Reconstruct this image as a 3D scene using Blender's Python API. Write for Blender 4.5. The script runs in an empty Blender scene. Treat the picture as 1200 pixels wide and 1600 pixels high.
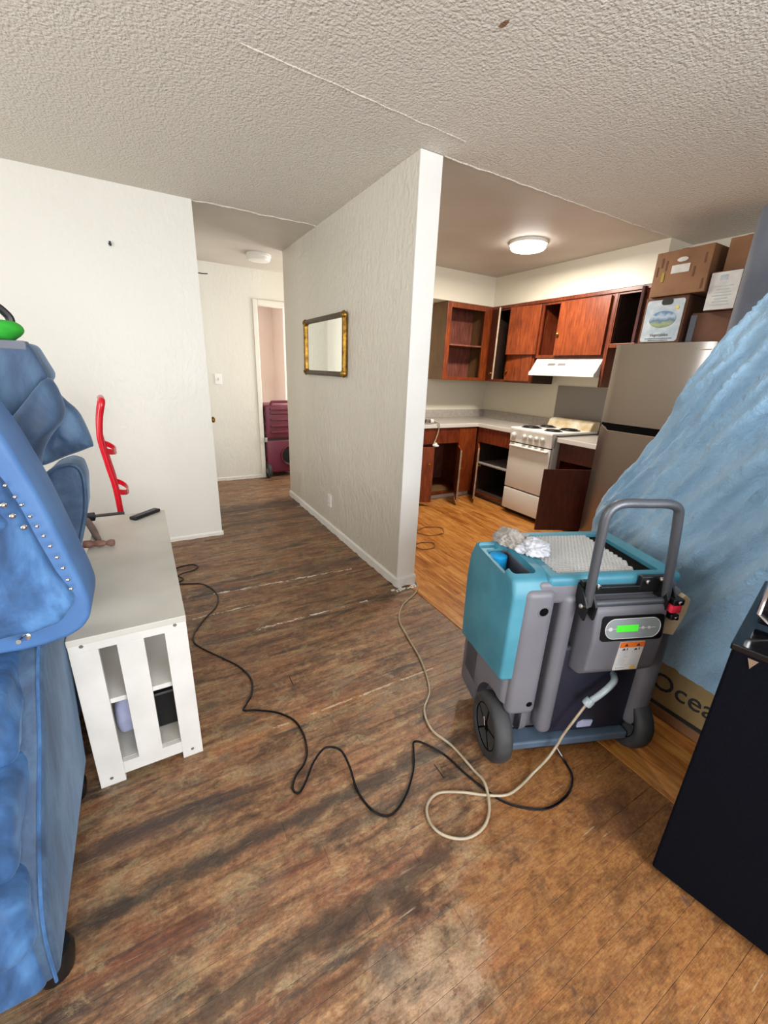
import bpy, bmesh, math, random
from mathutils import Vector, Matrix, noise
random.seed(7)
C = bpy.context.scene.collection
S = bpy.context.scene

# ------------------------------------------------------------------ camera
YAW, PITCH, ROLL, FPX, CH = 0.5298464, 0.32763209, 0.04178759, 645.07, 1.39
fw = Vector((math.sin(YAW)*math.cos(PITCH), math.cos(YAW)*math.cos(PITCH), -math.sin(PITCH)))
rt = Vector((math.cos(YAW), -math.sin(YAW), 0)); up = rt.cross(fw)
r_ = math.cos(ROLL)*rt + math.sin(ROLL)*up
u_ = -math.sin(ROLL)*rt + math.cos(ROLL)*up
cam = bpy.data.cameras.new('camera'); co = bpy.data.objects.new('camera', cam); C.objects.link(co)
cam.sensor_fit = 'HORIZONTAL'; cam.sensor_width = 36; cam.lens = FPX/1200*36; cam.clip_start = .02
M = Matrix((r_, u_, -fw)).transposed().to_4x4(); M.translation = (0, 0, CH)
co.matrix_world = M
S.camera = co

# ------------------------------------------------------------------ world, lights, exposure
w = bpy.data.worlds.new('world'); S.world = w; w.use_nodes = True
bg = w.node_tree.nodes['Background']; bg.inputs[0].default_value = (.55, .72, 1, 1); bg.inputs[1].default_value = 1.2
def area(name, loc, aim, sx, sy, power, col, spread=180):
    l = bpy.data.lights.new(name, 'AREA'); l.shape = 'RECTANGLE'; l.size = sx; l.size_y = sy
    l.energy = power; l.color = col; l.spread = math.radians(spread)
    o = bpy.data.objects.new(name, l); C.objects.link(o); o.location = loc
    o.rotation_euler = (Vector(aim)-Vector(loc)).to_track_quat('-Z', 'Y').to_euler()
    return o
# daylight entering through the window behind the camera, added side and hall windows, and the far room's window
area('daylight_rear', (.75, -1.95, 1.6), (.55, 1, 1.35), 2.6, 1.3, 112, (.97, .98, 1))
area('side_fill', (-2.55, .9, 1.55), (0, .9, 1.5), 2.2, 1.4, 62, (1, .98, .95))  # fill lamp added for even light on the partition face
area('hall_fill', (2.72, 4.9, 1.5), (1, 4.9, 1.4), .7, 1.1, 24, (1, .97, .93))  # fill lamp added to brighten the hall, with a made-up opening
area('daylight_far_room', (4.03, 6.4, 1.6), (1.4, 6.3, 1.2), 1.2, 1.2, 95, (1, .97, .95))
S.view_settings.view_transform = 'Standard'; S.view_settings.look = 'None'
S.view_settings.gamma = 1; S.view_settings.use_curve_mapping = False
S.view_settings.exposure = 0.44

# ------------------------------------------------------------------ materials
def hx(s):
    c = [int(s[i:i+2], 16)/255 for i in (0, 2, 4)]
    return tuple(((x+.055)/1.055)**2.4 if x > .04045 else x/12.92 for x in c)+(1,)
class N:
    def __init__(s, name):
        s.m = bpy.data.materials.new(name); s.m.use_nodes = True; s.t = s.m.node_tree
        s.b = s.t.nodes['Principled BSDF']; s.pos = None
    def n(s, k, **kw):
        o = s.t.nodes.new(k)
        for a, b in kw.items(): setattr(o, a, b)
        return o
    def l(s, a, b): s.t.links.new(a, b)
    def coord(s, scale=(1, 1, 1), obj=False, rot=(0, 0, 0)):
        if obj: src = s.n('ShaderNodeTexCoord').outputs['Object']
        else: src = s.n('ShaderNodeNewGeometry').outputs['Position']
        mp = s.n('ShaderNodeMapping'); mp.inputs['Scale'].default_value = scale; mp.inputs['Rotation'].default_value = rot
        s.l(src, mp.inputs[0]); return mp.outputs[0]
    def noise(s, vec, scale, detail=3, rough=.5, dist=0):
        o = s.n('ShaderNodeTexNoise'); o.inputs['Scale'].default_value = scale; o.inputs['Detail'].default_value = detail
        o.inputs['Roughness'].default_value = rough; o.inputs['Distortion'].default_value = dist
        s.l(vec, o.inputs['Vector']); return o.outputs['Fac']
    def ramp(s, fac, stops):
        o = s.n('ShaderNodeValToRGB'); e = o.color_ramp.elements
        while len(e) < len(stops): e.new(.5)
        for i, (p, c) in enumerate(stops):
            e[i].position = p; e[i].color = hx(c) if isinstance(c, str) else (c, c, c, 1)
        s.l(fac, o.inputs[0]); return o.outputs[0]
    def mix(s, f, a, b, mode='MIX'):
        o = s.n('ShaderNodeMix', data_type='RGBA', blend_type=mode)
        for v, k in ((f, 0), (a, 6), (b, 7)):
            if isinstance(v, (int, float)): o.inputs[k].default_value = v
            elif isinstance(v, tuple): o.inputs[k].default_value = v
            elif isinstance(v, str): o.inputs[k].default_value = hx(v)
            else: s.l(v, o.inputs[k])
        return o.outputs[2]
    def math(s, op, a, b=0.0, c=0.0):
        o = s.n('ShaderNodeMath', operation=op)
        for v, k in ((a, 0), (b, 1), (c, 2)):
            if isinstance(v, (int, float)): o.inputs[k].default_value = v
            else: s.l(v, o.inputs[k])
        return o.outputs[0]
    def bump(s, h, strength, dist):
        o = s.n('ShaderNodeBump'); o.inputs['Strength'].default_value = strength; o.inputs['Distance'].default_value = dist
        s.l(h, o.inputs['Height']); s.l(o.outputs[0], s.b.inputs['Normal'])
    def col(s, c): s.l(c, s.b.inputs['Base Color'])
    def set(s, **k):
        for a, v in k.items(): s.b.inputs[a.replace('_', ' ')].default_value = v
def mat(name, c, rough=.5, metal=0, c2=None, ns=8, bump=0, bs=200, bd=.001, obj=True, scale=(1, 1, 1), **kw):
    x = N(name); x.set(Roughness=rough, Metallic=metal, **kw)
    x.b.inputs['Base Color'].default_value = hx(c)
    if c2:
        x.col(x.mix(x.ramp(x.noise(x.coord(scale, obj), ns, 4), [(.35, 0.), (.65, 1.)]), c, c2))
    if bump: x.bump(x.noise(x.coord(scale, obj), bs, 3), bump, bd)
    return x.m
MT = {}
def wallmat(name, c, c2, st, dist=.004):
    x = N(name); v = x.coord()
    x.col(x.mix(x.noise(v, 1.3, 4), c, c2)); x.set(Roughness=.42)
    a = x.noise(x.coord((1, 1, .55)), 38, 2, .45, .6); b = x.noise(v, 5, 3)
    h = x.math('ADD', a, x.math('MULTIPLY', b, 1.5)); m = x.ramp(x.noise(v, 1.1, 2), [(.3, .25), (.65, 1.)])
    x.bump(x.math('MULTIPLY', h, m), st, dist); return x.m
MT['wall'] = wallmat('painted_plaster', 'dddad1', 'd6d3c8', .9)
MT['wallp'] = wallmat('painted_plaster_shaded', 'd2ccbf', 'c9c3b4', 1, .008)  # wall paint with the partition's shade put into a darker colour
MT['wallk'] = wallmat('kitchen_wall_paint', 'e2dccb', 'dad3c0', .25)
MT['pink'] = mat('pink_wall_paint', 'efe3da', .6, c2='ecdcd0', ns=2, obj=False)
MT['endcap'] = mat('gloss_white_paint', 'e9e8e2', .35, c2='e4e2db', ns=3, bump=.2, bs=30, bd=.002, obj=False)
x = N('popcorn_ceiling'); v = x.coord()
vo = x.n('ShaderNodeTexVoronoi'); vo.inputs['Scale'].default_value = 78; x.l(v, vo.inputs['Vector']); vo.feature = 'SMOOTH_F1'
n1 = x.noise(v, 120, 3, .6); n2 = x.noise(v, 2.2, 3)
h = x.math('ADD', x.math('MULTIPLY', x.math('SUBTRACT', 1, vo.outputs['Distance']), 1.0), x.math('MULTIPLY', n1, 1.2))
sp = x.n('ShaderNodeSeparateXYZ'); x.l(v, sp.inputs[0])
amt = x.ramp(x.math('ADD', x.math('MULTIPLY', x.math('ADD', sp.outputs[0], .8), .45), x.math('MULTIPLY', n2, .5)), [(.3, .3), (.95, 1.)])
x.bump(x.math('MULTIPLY', h, amt), 1, .009)
base = x.mix(n2, 'dcd5c8', 'e4ded2')
dx = x.math('MULTIPLY', x.math('SUBTRACT', sp.outputs[0], 1.145), 80); dy = x.math('MULTIPLY', x.math('SUBTRACT', sp.outputs[1], 1.336), 38)
dd = x.math('SQRT', x.math('ADD', x.math('MULTIPLY', dx, dx), x.math('MULTIPLY', dy, dy)))
x.col(x.mix(x.math('LESS_THAN', x.math('ADD', dd, x.math('MULTIPLY', n1, .9)), 1.25), base, '8a6a48')); x.set(Roughness=.85)
MT['popcorn'] = x.m
MT['ceil'] = mat('smooth_ceiling_paint', 'c8c0b4', .55, c2='bcb3a7', ns=1.5, bump=.25, bs=24, bd=.003, obj=False)

# worn old strip floor: stains with shapes of their own, running along the strips (x)
x = N('worn_wood_floor'); v = x.coord()
sp = x.n('ShaderNodeSeparateXYZ'); x.l(v, sp.inputs[0]); X, Y = sp.outputs[0], sp.outputs[1]
oi = x.n('ShaderNodeObjectInfo'); rnd = oi.outputs['Random']
gr = x.noise(x.coord((1, 9, 1)), 3.2, 8, .68, .6)
big = x.noise(x.coord((.7, 2.2, 1)), 1.9, 5, .6, .4)
fine = x.noise(x.coord((3, 30, 1)), 9, 5, .7)
spk = x.noise(x.coord((1, 1.6, 1)), 26, 6, .75)
f = x.math('ADD', x.math('MULTIPLY', gr, .5), x.math('ADD', x.math('MULTIPLY', spk, .42), x.math('MULTIPLY', x.math('SUBTRACT', rnd, .5), .025)))
c = x.ramp(f, [(.29, '30251d'), (.37, '5b4130'), (.43, '7b583d'), (.49, '936c4b'), (.55, 'a5845e'), (.65, 'b9a17c')])
red = x.ramp(x.noise(x.coord((.9, 3.2, 1), rot=(0, 0, .02)), 2.6, 8, .72), [(.5, 0.), (.66, .6)])
c = x.mix(red, c, '7a3f2a')
gray = x.ramp(x.noise(x.coord((1.2, 3.2, 1)), 3.1, 6, .7, .3), [(.52, 0.), (.64, .6)])
c = x.mix(gray, c, '7a6c58')
# preserved orange varnish toward the near right corner of the room
om = x.math('ADD', x.math('MULTIPLY', X, 1.15), x.math('ADD', x.math('MULTIPLY', Y, -1.05), x.math('MULTIPLY', x.noise(x.coord((1, 1.8, 1)), 5, 6, .7), .9)))
omask = x.ramp(x.math('MULTIPLY', om, .5), [(.30, 0.), (.37, .55), (.48, .9)])
orange = x.ramp(x.math('ADD', x.math('MULTIPLY', fine, .5), x.math('MULTIPLY', spk, .5)), [(.34, '5f3a1e'), (.46, '85552c'), (.58, '9c6c38')])
bl = x.ramp(x.noise(v, 6.5, 5, .7), [(.33, 1.), (.40, 0.)]); orange = x.mix(bl, orange, '5a3b2a')
c = x.mix(omask, c, orange)
# bare pale wood patch
dxx = x.math('SUBTRACT', X, .44); dyy = x.math('SUBTRACT', Y, .42)
dd = x.math('SQRT', x.math('ADD', x.math('MULTIPLY', dxx, dxx), x.math('MULTIPLY', x.math('MULTIPLY', dyy, dyy), 2.2)))
pm = x.ramp(x.math('ADD', dd, x.math('MULTIPLY', x.noise(v, 14, 7, .75), .55)), [(.36, .7), (.46, 0.)])
c = x.mix(x.math('MULTIPLY', pm, x.ramp(spk, [(.36, .2), (.46, 1.)])), c, 'a98e72')
dk = x.ramp(x.noise(x.coord((.6, 4.5, 1), rot=(0, 0, -.08)), 2.3, 8, .7, .6), [(.53, 0.), (.63, .85)])
dk = x.math('MULTIPLY', dk, x.math('SUBTRACT', 1, omask))
c = x.mix(dk, c, '3b332e')
tanp = x.ramp(x.noise(x.coord((1, 1.5, 1)), 6.5, 10, .8, .5), [(.53, 0.), (.60, .65)])
c = x.mix(x.math('MULTIPLY', tanp, x.math('SUBTRACT', 1, omask)), c, '9c8764')
edge_n = x.noise(x.coord((1, 1.6, 1)), 9, 8, .75)
def stain(yc, x0, x1, wdt, colr, k):
    global c
    d = x.math('ABSOLUTE', x.math('SUBTRACT', Y, yc)); cx_ = (x0+x1)/2
    e = x.math('MAXIMUM', x.math('SUBTRACT', x.math('ABSOLUTE', x.math('SUBTRACT', X, cx_)), (x1-x0)/2), 0.0)
    d = x.math('ADD', x.math('ADD', d, x.math('MULTIPLY', e, .5)), x.math('MULTIPLY', edge_n, .13))
    c = x.mix(x.ramp(d, [(wdt+.045, k), (wdt+.075, 0.)]), c, colr)
stain(.94, -.4, 1.0, .030, '36302b', .8); stain(.835, .30, .95, .018, '36302b', .75); stain(.63, -.05, .62, .034, '3a3028', .75); stain(.53, .0, .5, .016, '54301f', .7)
stain(1.12, -.4, .06, .04, '453a34', .6); stain(1.33, .08, .7, .016, 'a86f3a', .55); stain(.80, -.35, .3, .018, '7a4630', .4); stain(4.2, .5, 1.3, .10, '3b312a', .6); stain(3.75, .6, 1.36, .05, '4a3a2e', .6); stain(2.62, .9, 1.36, .05, '3b312a', .5)
def blotch(x0, y0, rad, colr, k, sq=1.5):
    global c
    a_ = x.math('SUBTRACT', X, x0); b_ = x.math('MULTIPLY', x.math('SUBTRACT', Y, y0), sq)
    d = x.math('ADD', x.math('SQRT', x.math('ADD', x.math('MULTIPLY', a_, a_), x.math('MULTIPLY', b_, b_))), x.math('MULTIPLY', edge_n, .28))
    c = x.mix(x.ramp(d, [(rad+.11, k), (rad+.16, 0.)]), c, colr)
blotch(.47, .575, .05, '3c2a22', .8); blotch(.36, .50, .06, '6f6558', .6); blotch(.62, .66, .05, '4a2e26', .6); blotch(.52, .47, .015, '43302a', .7); blotch(.30, .40, .03, '4d453b', .6); blotch(.85, .20, .03, '6a4428', .5); blotch(1.2, .45, .12, '5a3a26', .5)
# light grain scratches
hf = x.noise(x.coord((1, 1.4, 1)), 85, 5, .8)
c = x.mix(1.0, c, x.ramp(hf, [(.32, .62), (.5, 1.), (.68, 1.28)]), 'MULTIPLY')
blot = x.ramp(x.noise(x.coord((1, 2.2, 1)), 5.5, 8, .75, .8), [(.40, .62), (.52, 1.)]); c = x.mix(1.0, c, blot, 'MULTIPLY')
sc = x.ramp(x.noise(x.coord((1.6, 26, 1), rot=(0, 0, -.05)), 4.5, 4, .6), [(.66, 0.), (.72, .45)])
c = x.mix(sc, c, 'c0b095')
# residue lines on two joints
def band(yc, slope, x0, x1, wdt):
    d = x.math('ABSOLUTE', x.math('SUBTRACT', Y, x.math('ADD', yc, x.math('MULTIPLY', X, slope))))
    d = x.math('ADD', d, x.math('MULTIPLY', x.noise(v, 30, 4, .7), wdt*2.4))
    m = x.math('MULTIPLY', x.math('LESS_THAN', d, wdt*1.6), x.math('GREATER_THAN', x.noise(x.coord((1, 2.5, 1)), 13, 6, .8), .50))
    return x.math('MULTIPLY', m, x.math('MULTIPLY', x.math('GREATER_THAN', X, x0), x.math('LESS_THAN', X, x1)))
c = x.mix(band(2.55, -.05, .25, 1.2, .022), c, 'cfc6b4'); c = x.mix(band(2.035, .005, .4, 1.1, .017), c, 'd2c8b6'); c = x.mix(band(1.33, .0, .3, 1.1, .010), c, 'b9a68c'); c = x.mix(band(2.30, .0, .1, .45, .016), c, 'c0b49e')
x.col(c); x.set(Roughness=.55)
x.l(x.ramp(spk, [(.3, .38), (.7, .62)]), x.b.inputs['Roughness'])
x.bump(x.math('ADD', x.math('MULTIPLY', gr, .7), x.math('MULTIPLY', fine, .5)), .5, .003)
MT['floor'] = x.m
MT['gap'] = mat('dark_joint', '1c1512', .9)
x = N('orange_laminate'); oi = x.n('ShaderNodeObjectInfo')
g = x.noise(x.coord((9, 1, 1)), 4.5, 7, .65, .8); g2 = x.noise(x.coord((2, .6, 1)), 3, 3)
sp = x.n('ShaderNodeSeparateXYZ'); x.l(x.coord((1/.0635, 1/.42, 1)), sp.inputs[0])
cb = x.n('ShaderNodeTexWhiteNoise'); cb.noise_dimensions = '3D'
cx = x.n('ShaderNodeCombineXYZ'); fx = x.math('FLOOR', sp.outputs[0]); x.l(fx, cx.inputs[0])
x.l(x.math('FLOOR', x.math('ADD', sp.outputs[1], x.math('MULTIPLY', fx, .37))), cx.inputs[1]); x.l(oi.outputs['Random'], cx.inputs[2]); x.l(cx.outputs[0], cb.inputs['Vector'])
f = x.math('ADD', x.math('MULTIPLY', g, .8), x.math('ADD', x.math('MULTIPLY', cb.outputs['Value'], .14), x.math('MULTIPLY', g2, .08)))
x.col(x.ramp(f, [(.32, '7a4514'), (.45, 'a1622a'), (.55, 'b87a3a'), (.68, 'cd9550')])); x.set(Roughness=.33)
x.bump(g, .15, .001); MT['lam'] = x.m
def wood(name, a, b, c3, sc=(14, 14, 1.3), rough=.35):
    x = N(name); g = x.noise(x.coord(sc), 5, 7, .62, .5); g2 = x.noise(x.coord(), 7, 3)
    x.col(x.ramp(x.math('ADD', x.math('MULTIPLY', g, .75), x.math('MULTIPLY', g2, .25)), [(.33, a), (.5, b), (.66, c3)]))
    x.set(Roughness=rough); x.bump(g, .12, .001); return x.m
MT['cab'] = wood('red_brown_cabinet_wood', '40190d', '6a2b14', '84401f')
MT['cabo'] = wood('orange_cabinet_door', '54230f', '7c3616', '964a20')
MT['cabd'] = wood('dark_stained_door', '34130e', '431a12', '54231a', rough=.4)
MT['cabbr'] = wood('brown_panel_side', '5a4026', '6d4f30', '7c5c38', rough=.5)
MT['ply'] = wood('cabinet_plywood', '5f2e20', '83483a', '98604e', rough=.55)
MT['ply_shade'] = wood('cabinet_plywood_shaded', '20120c', '332016', '42291d', rough=.7)  # cabinet plywood with the openings' shade put into its colour
MT['rawedge'] = mat('raw_door_edge', 'a58f78', .6, c2='8d745c', ns=20)
MT['counter'] = mat('grey_laminate_counter', 'b3aca4', .35, c2='a49c94', ns=30)
MT['counteredge'] = mat('counter_edge', 'd2cdc6', .35)
MT['enamel'] = mat('white_enamel', 'e4e3de', .22, c2='dedcd5', ns=3)
MT['enamely'] = mat('stained_white_enamel', 'd8d2bf', .35, c2='b9a27a', ns=9)
MT['black'] = mat('black_plastic', '0a0b0d', .45)
MT['pit'] = mat('matte_black', '050506', .95)
MT['pit'].node_tree.nodes['Principled BSDF'].inputs['Specular IOR Level'].default_value = .1
MT['blackiron'] = mat('black_burner', '151413', .55, c2='2a2624', ns=30)
MT['chrome'] = mat('chrome', 'd0d0d0', .15, 1)
MT['brass'] = mat('brass', 'b58b3c', .3, 1, c2='8a6220', ns=25)
x = N('brushed_stainless'); x.set(Metallic=.92, Roughness=.27); x.b.inputs['Base Color'].default_value = hx('958e87')
x.b.inputs['Anisotropic'].default_value = .5
x.bump(x.noise(x.coord((1, 4, 260)), 3, 2), .05, .001); MT['steel'] = x.m
MT['steelpanel'] = mat('dull_steel_panel', '8b8784', .45, .6)
MT['card'] = mat('brown_cardboard', '8f6645', .75, c2='7c573a', ns=6, bump=.15, bs=60)
MT['cardd'] = mat('darker_cardboard', '6f4a36', .8, c2='5f3e2e', ns=6)
MT['cardtan'] = mat('tan_cardboard', 'a38a5c', .8, c2='8a734c', ns=5)
MT['paper'] = mat('white_paper', 'd9d8d3', .7, c2='c9c8c6', ns=20)
MT['labelblue'] = mat('pale_blue_print', '9fb0bd', .7, c2='c0c8cc', ns=18)
MT['green'] = mat('green_fabric', '1f8a22', .85, c2='2ba32c', ns=12, bump=.4, bs=60)
MT['ink'] = mat('dark_ink', '22242b', .7)
x = N('oval_landscape_print'); v = x.coord((1, 1, 1), True); sp = x.n('ShaderNodeSeparateXYZ'); x.l(v, sp.inputs[0])
zz = x.math('ADD', sp.outputs[2], x.math('MULTIPLY', x.noise(v, 30, 3), .06))
x.col(x.ramp(x.math('MULTIPLY', zz, 1), [(.135, '6d7f4e'), (.165, '8fa07a'), (.185, '4e6c8c'), (.215, 'a9bccb'), (.235, '587aa0')])); MT['oval'] = x.m
def velvet(name, a, b, c3, sheen=.6):
    x = N(name); n = x.noise(x.coord((1, 1, .6)), 5.5, 7, .62, .8); n2 = x.noise(x.coord((2.5, 2.5, .8)), 9, 4)
    x.col(x.ramp(x.math('ADD', x.math('MULTIPLY', n, .7), x.math('MULTIPLY', n2, .3)), [(.40, a), (.5, b), (.60, c3)]))
    x.set(Roughness=.7); x.b.inputs['Sheen Weight'].default_value = sheen; x.b.inputs['Sheen Roughness'].default_value = .35
    x.b.inputs['Sheen Tint'].default_value = (.5, .72, 1, 1); x.bump(n2, .3, .006); return x.m
MT['velvet'] = velvet('blue_velvet', '234268', '345c8c', '4c7cae', .3)
MT['velvet_shade'] = velvet('blue_velvet_shaded', '2b3d54', '384f6b', '4a6580', .25)  # same blue velvet, its shade put into a darker colour
MT['piping'] = mat('blue_satin_border', '4a75a8', .6, c2='426a9e', ns=8, bump=.3, bs=30, bd=.003)
MT['greycloth'] = mat('grey_upholstery', '5f6470', .7, c2='70747e', ns=4, bump=.3, bs=120, obj=False)
x = N('light_blue_sheet'); n = x.noise(x.coord((1, 1, 1)), 4, 5); n2 = x.noise(x.coord(), 90, 3)
x.col(x.mix(n, '7aa5c6', 'accee6')); x.set(Roughness=.8); x.b.inputs['Sheen Weight'].default_value = .3
x.bump(x.math('ADD', n2, x.math('MULTIPLY', x.noise(x.coord((1, 1, .5), rot=(.5, 0, 0)), 16, 7, .7, 1.2), 3.5)), .6, .010); MT['sheet'] = x.m
MT['teal'] = mat('teal_plastic', '35768a', .5, c2='46889a', ns=6, bump=.25, bs=300, bd=.0006)
MT['tealb'] = mat('bright_blue_plastic', '1f9fe0', .4)
MT['gplast'] = mat('grey_moulded_plastic', '6c6c72', .5, c2='62626a', ns=4, bump=.25, bs=260, bd=.0006)
MT['dplast'] = mat('dark_moulded_plastic', '262838', .5, c2='202232', ns=4, bump=.2, bs=260, bd=.0006)
MT['rubber'] = mat('grey_black_rubber', '2b2c2e', .65, c2='3a3b3c', ns=12)
MT['hammertone'] = mat('hammered_grey_tube', '5a5d63', .4, .5, bump=.6, bs=350, bd=.001)
MT['silvermesh'] = mat('silver_honeycomb', 'c9c9c6', .4, .3)
MT['lcd'] = None
x = N('green_lcd'); x.b.inputs['Base Color'].default_value = hx('3fc02c'); x.b.inputs['Emission Color'].default_value = hx('4fd33a'); x.b.inputs['Emission Strength'].default_value = .5; MT['lcd'] = x.m
MT['orange'] = mat('orange_print', 'e8762c', .5)
MT['redp'] = mat('red_paint', 'd01428', .25, c2='c01022', ns=6)
MT['redc'] = mat('red_cap', 'e0304a', .45)
MT['tan'] = mat('tan_board', 'd6c2a0', .7)
MT['maroon'] = mat('maroon_plastic', '5e1a30', .45, c2='6a2138', ns=6)
MT['wht'] = mat('white_furniture_paint', 'dedcd6', .4, c2='d2d0ca', ns=7, bump=.1, bs=40)
MT['topw'] = mat('scuffed_white_top', 'cbc8be', .38, c2='bdbab0', ns=4)
MT['rust'] = mat('rusty_hammer', '6a4238', .6, c2='8a6458', ns=25)
MT['handlewood'] = mat('worn_hammer_handle', '5a4540', .6, c2='6f5850', ns=20)
MT['clear'] = mat('clear_tan_hose', 'ab9d86', .3, c2='968872', ns=20)
MT['clearg'] = mat('clear_grey_hose', 'a8b6bc', .25, c2='8c9aa0', ns=20)
MT['ragc'] = mat('grey_rag', '8f8a83', .9, c2='a8a49f', ns=14, bump=.4, bs=60, bd=.003)
MT['ragw'] = mat('pale_rag', 'c3c4c9', .9, c2='aeb0b8', ns=14, bump=.4, bs=60, bd=.003)
MT['gold'] = mat('aged_gold_frame', 'a8802f', .35, .8, c2='5a3d14', ns=30, bump=.4, bs=80)
MT['darkgold'] = mat('dark_bronze_frame', '5a4632', .4, .6, c2='3a2c1c', ns=30)
x = N('mirror_glass'); x.set(Metallic=1.0, Roughness=.03); x.b.inputs['Base Color'].default_value = (.86, .88, .84, 1); MT['mirror'] = x.m
x = N('lamp_diffuser'); x.b.inputs['Emission Color'].default_value = (1, .96, .9, 1); x.b.inputs['Emission Strength'].default_value = 14; MT['lamp'] = x.m
MT['lampoff'] = mat('lamp_diffuser_off', 'e2dfd6', .4)
MT['blackfab'] = mat('black_speaker_fabric', '05060b', .9, c2='090b14', ns=300, bump=.3, bs=500)
MT['blackfab'].node_tree.nodes['Principled BSDF'].inputs['Specular IOR Level'].default_value = .08
MT['glossblack'] = mat('gloss_black', '07080d', .12)
MT['pale'] = mat('pale_lilac_tape', 'b9bfe0', .6)

# ------------------------------------------------------------------ geometry helpers
ROOTS = {}
def newobj(name, me, parent=None):
    o = bpy.data.objects.new(name, me); C.objects.link(o)
    if parent: o.parent = parent
    return o
def inv(root):
    return ROOTS.get(root.name) if root and root.name in ROOTS else Matrix.Identity(4)
def part(name, bm, m, parent=None, smooth=False, local=False, label=None, kind=None):
    """link bm as ONE mesh object; vertices are given in world space unless local"""
    rt_ = parent
    while rt_ and rt_.parent: rt_ = rt_.parent
    if rt_ and not local: bm.transform(inv(rt_))
    bmesh.ops.recalc_face_normals(bm, faces=bm.faces)
    me = bpy.data.meshes.new(name); bm.to_mesh(me); bm.free()
    for q in (m if isinstance(m, (list, tuple)) else [m]): me.materials.append(q if not isinstance(q, str) else MT[q])
    if smooth:
        for p in me.polygons: p.use_smooth = True
        if smooth != 'all': me.set_sharp_from_angle(angle=math.radians(38))
    o = newobj(name, me, parent)
    if label: o['label'] = label
    if kind: o['kind'] = kind
    return o
def tag(o, label, cat, group=None):
    o['label'] = label; o['category'] = cat
    if group: o['group'] = group
    return o
def thing(name, label, cat, loc=(0, 0, 0), rz=0, group=None):
    o = newobj(name, None); o.location = loc; o.rotation_euler = (0, 0, rz)
    ROOTS[o.name] = (Matrix.Translation(loc) @ Matrix.Rotation(rz, 4, 'Z')).inverted()
    return tag(o, label, cat, group)
def box(bm, x0, x1, y0, y1, z0, z1, bev=0, seg=2, mtx=None, mi=0):
    b = bmesh.new(); bmesh.ops.create_cube(b, size=1)
    for v in b.verts: v.co = Vector((x0+(v.co.x+.5)*(x1-x0), y0+(v.co.y+.5)*(y1-y0), z0+(v.co.z+.5)*(z1-z0)))
    if bev: bmesh.ops.bevel(b, geom=b.edges[:], offset=min(bev, .49*min(abs(x1-x0), abs(y1-y0), abs(z1-z0))), segments=seg, profile=.5, affect='EDGES')
    if mtx: b.transform(mtx)
    for f in b.faces: f.material_index = mi
    me = bpy.data.meshes.new('t'); b.to_mesh(me); b.free(); bm.from_mesh(me); bpy.data.meshes.remove(me)
    return bm
def B(*a, **k): return box(bmesh.new(), *a, **k)
def smoothpath(pts, n=8):
    P = [Vector(p) for p in pts]; out = []
    for i in range(len(P)-1):
        p0, p1, p2, p3 = P[max(i-1, 0)], P[i], P[i+1], P[min(i+2, len(P)-1)]
        for k in range(n):
            t = k/n
            out.append(.5*((2*p1)+(-p0+p2)*t+(2*p0-5*p1+4*p2-p3)*t*t+(-p0+3*p1-3*p2+p3)*t**3))
    return out+[P[-1]]
def tube(bm, pts, r, seg=8, n=0, rf=None):
    P = smoothpath(pts, n) if n else [Vector(p) for p in pts]
    rings = []; prev = None
    for i, p in enumerate(P):
        t = (P[min(i+1, len(P)-1)]-P[max(i-1, 0)]).normalized()
        if prev is None: a = t.orthogonal().normalized()
        else: a = (prev-prev.dot(t)*t).normalized()
        prev = a; b = t.cross(a); rr = rf(i/(len(P)-1)) if rf else r
        rings.append([bm.verts.new(p+rr*(math.cos(q)*a+math.sin(q)*b)) for q in [2*math.pi*k/seg for k in range(seg)]])
    for A, D in zip(rings, rings[1:]):
        for k in range(seg): bm.faces.new((A[k], A[(k+1) % seg], D[(k+1) % seg], D[k]))
    bm.faces.new(rings[0]); bm.faces.new(rings[-1][::-1]); return bm
def lathe(bm, prof, seg=24, mtx=None, mi=0):
    """prof = [(r,h)] revolved about z"""
    M_ = mtx or Matrix.Identity(4); rings = []
    for r, h_ in prof:
        rings.append([bm.verts.new(M_ @ Vector((r*math.cos(2*math.pi*k/seg), r*math.sin(2*math.pi*k/seg), h_))) for k in range(seg)])
    for A, D in zip(rings, rings[1:]):
        for k in range(seg):
            f = bm.faces.new((A[k], A[(k+1) % seg], D[(k+1) % seg], D[k])); f.material_index = mi
    if prof[0][0] > 1e-5: bm.faces.new(rings[0][::-1]).material_index = mi
    if prof[-1][0] > 1e-5: bm.faces.new(rings[-1]).material_index = mi
    return bm
def axis(loc, d):  # z axis -> d
    return Matrix.Translation(loc) @ Vector(d).to_track_quat('Z', 'Y').to_matrix().to_4x4()
def prism(bm, pts, fn, a, b, bev=0, seg=2):
    """outline pts (2d) mapped by fn(p,q,depth) extruded between depths a and b"""
    t = bmesh.new()
    A = [t.verts.new(fn(p, q, a)) for p, q in pts]; D = [t.verts.new(fn(p, q, b)) for p, q in pts]; n = len(pts)
    t.faces.new(A); t.faces.new(D[::-1])
    for i in range(n): t.faces.new((A[i], A[(i+1) % n], D[(i+1) % n], D[i]))
    bmesh.ops.recalc_face_normals(t, faces=t.faces)
    if bev: bmesh.ops.bevel(t, geom=t.edges[:], offset=bev, segments=seg, profile=.5, affect='EDGES')
    me = bpy.data.meshes.new('t'); t.to_mesh(me); t.free(); bm.from_mesh(me); bpy.data.meshes.remove(me); return bm
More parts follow.
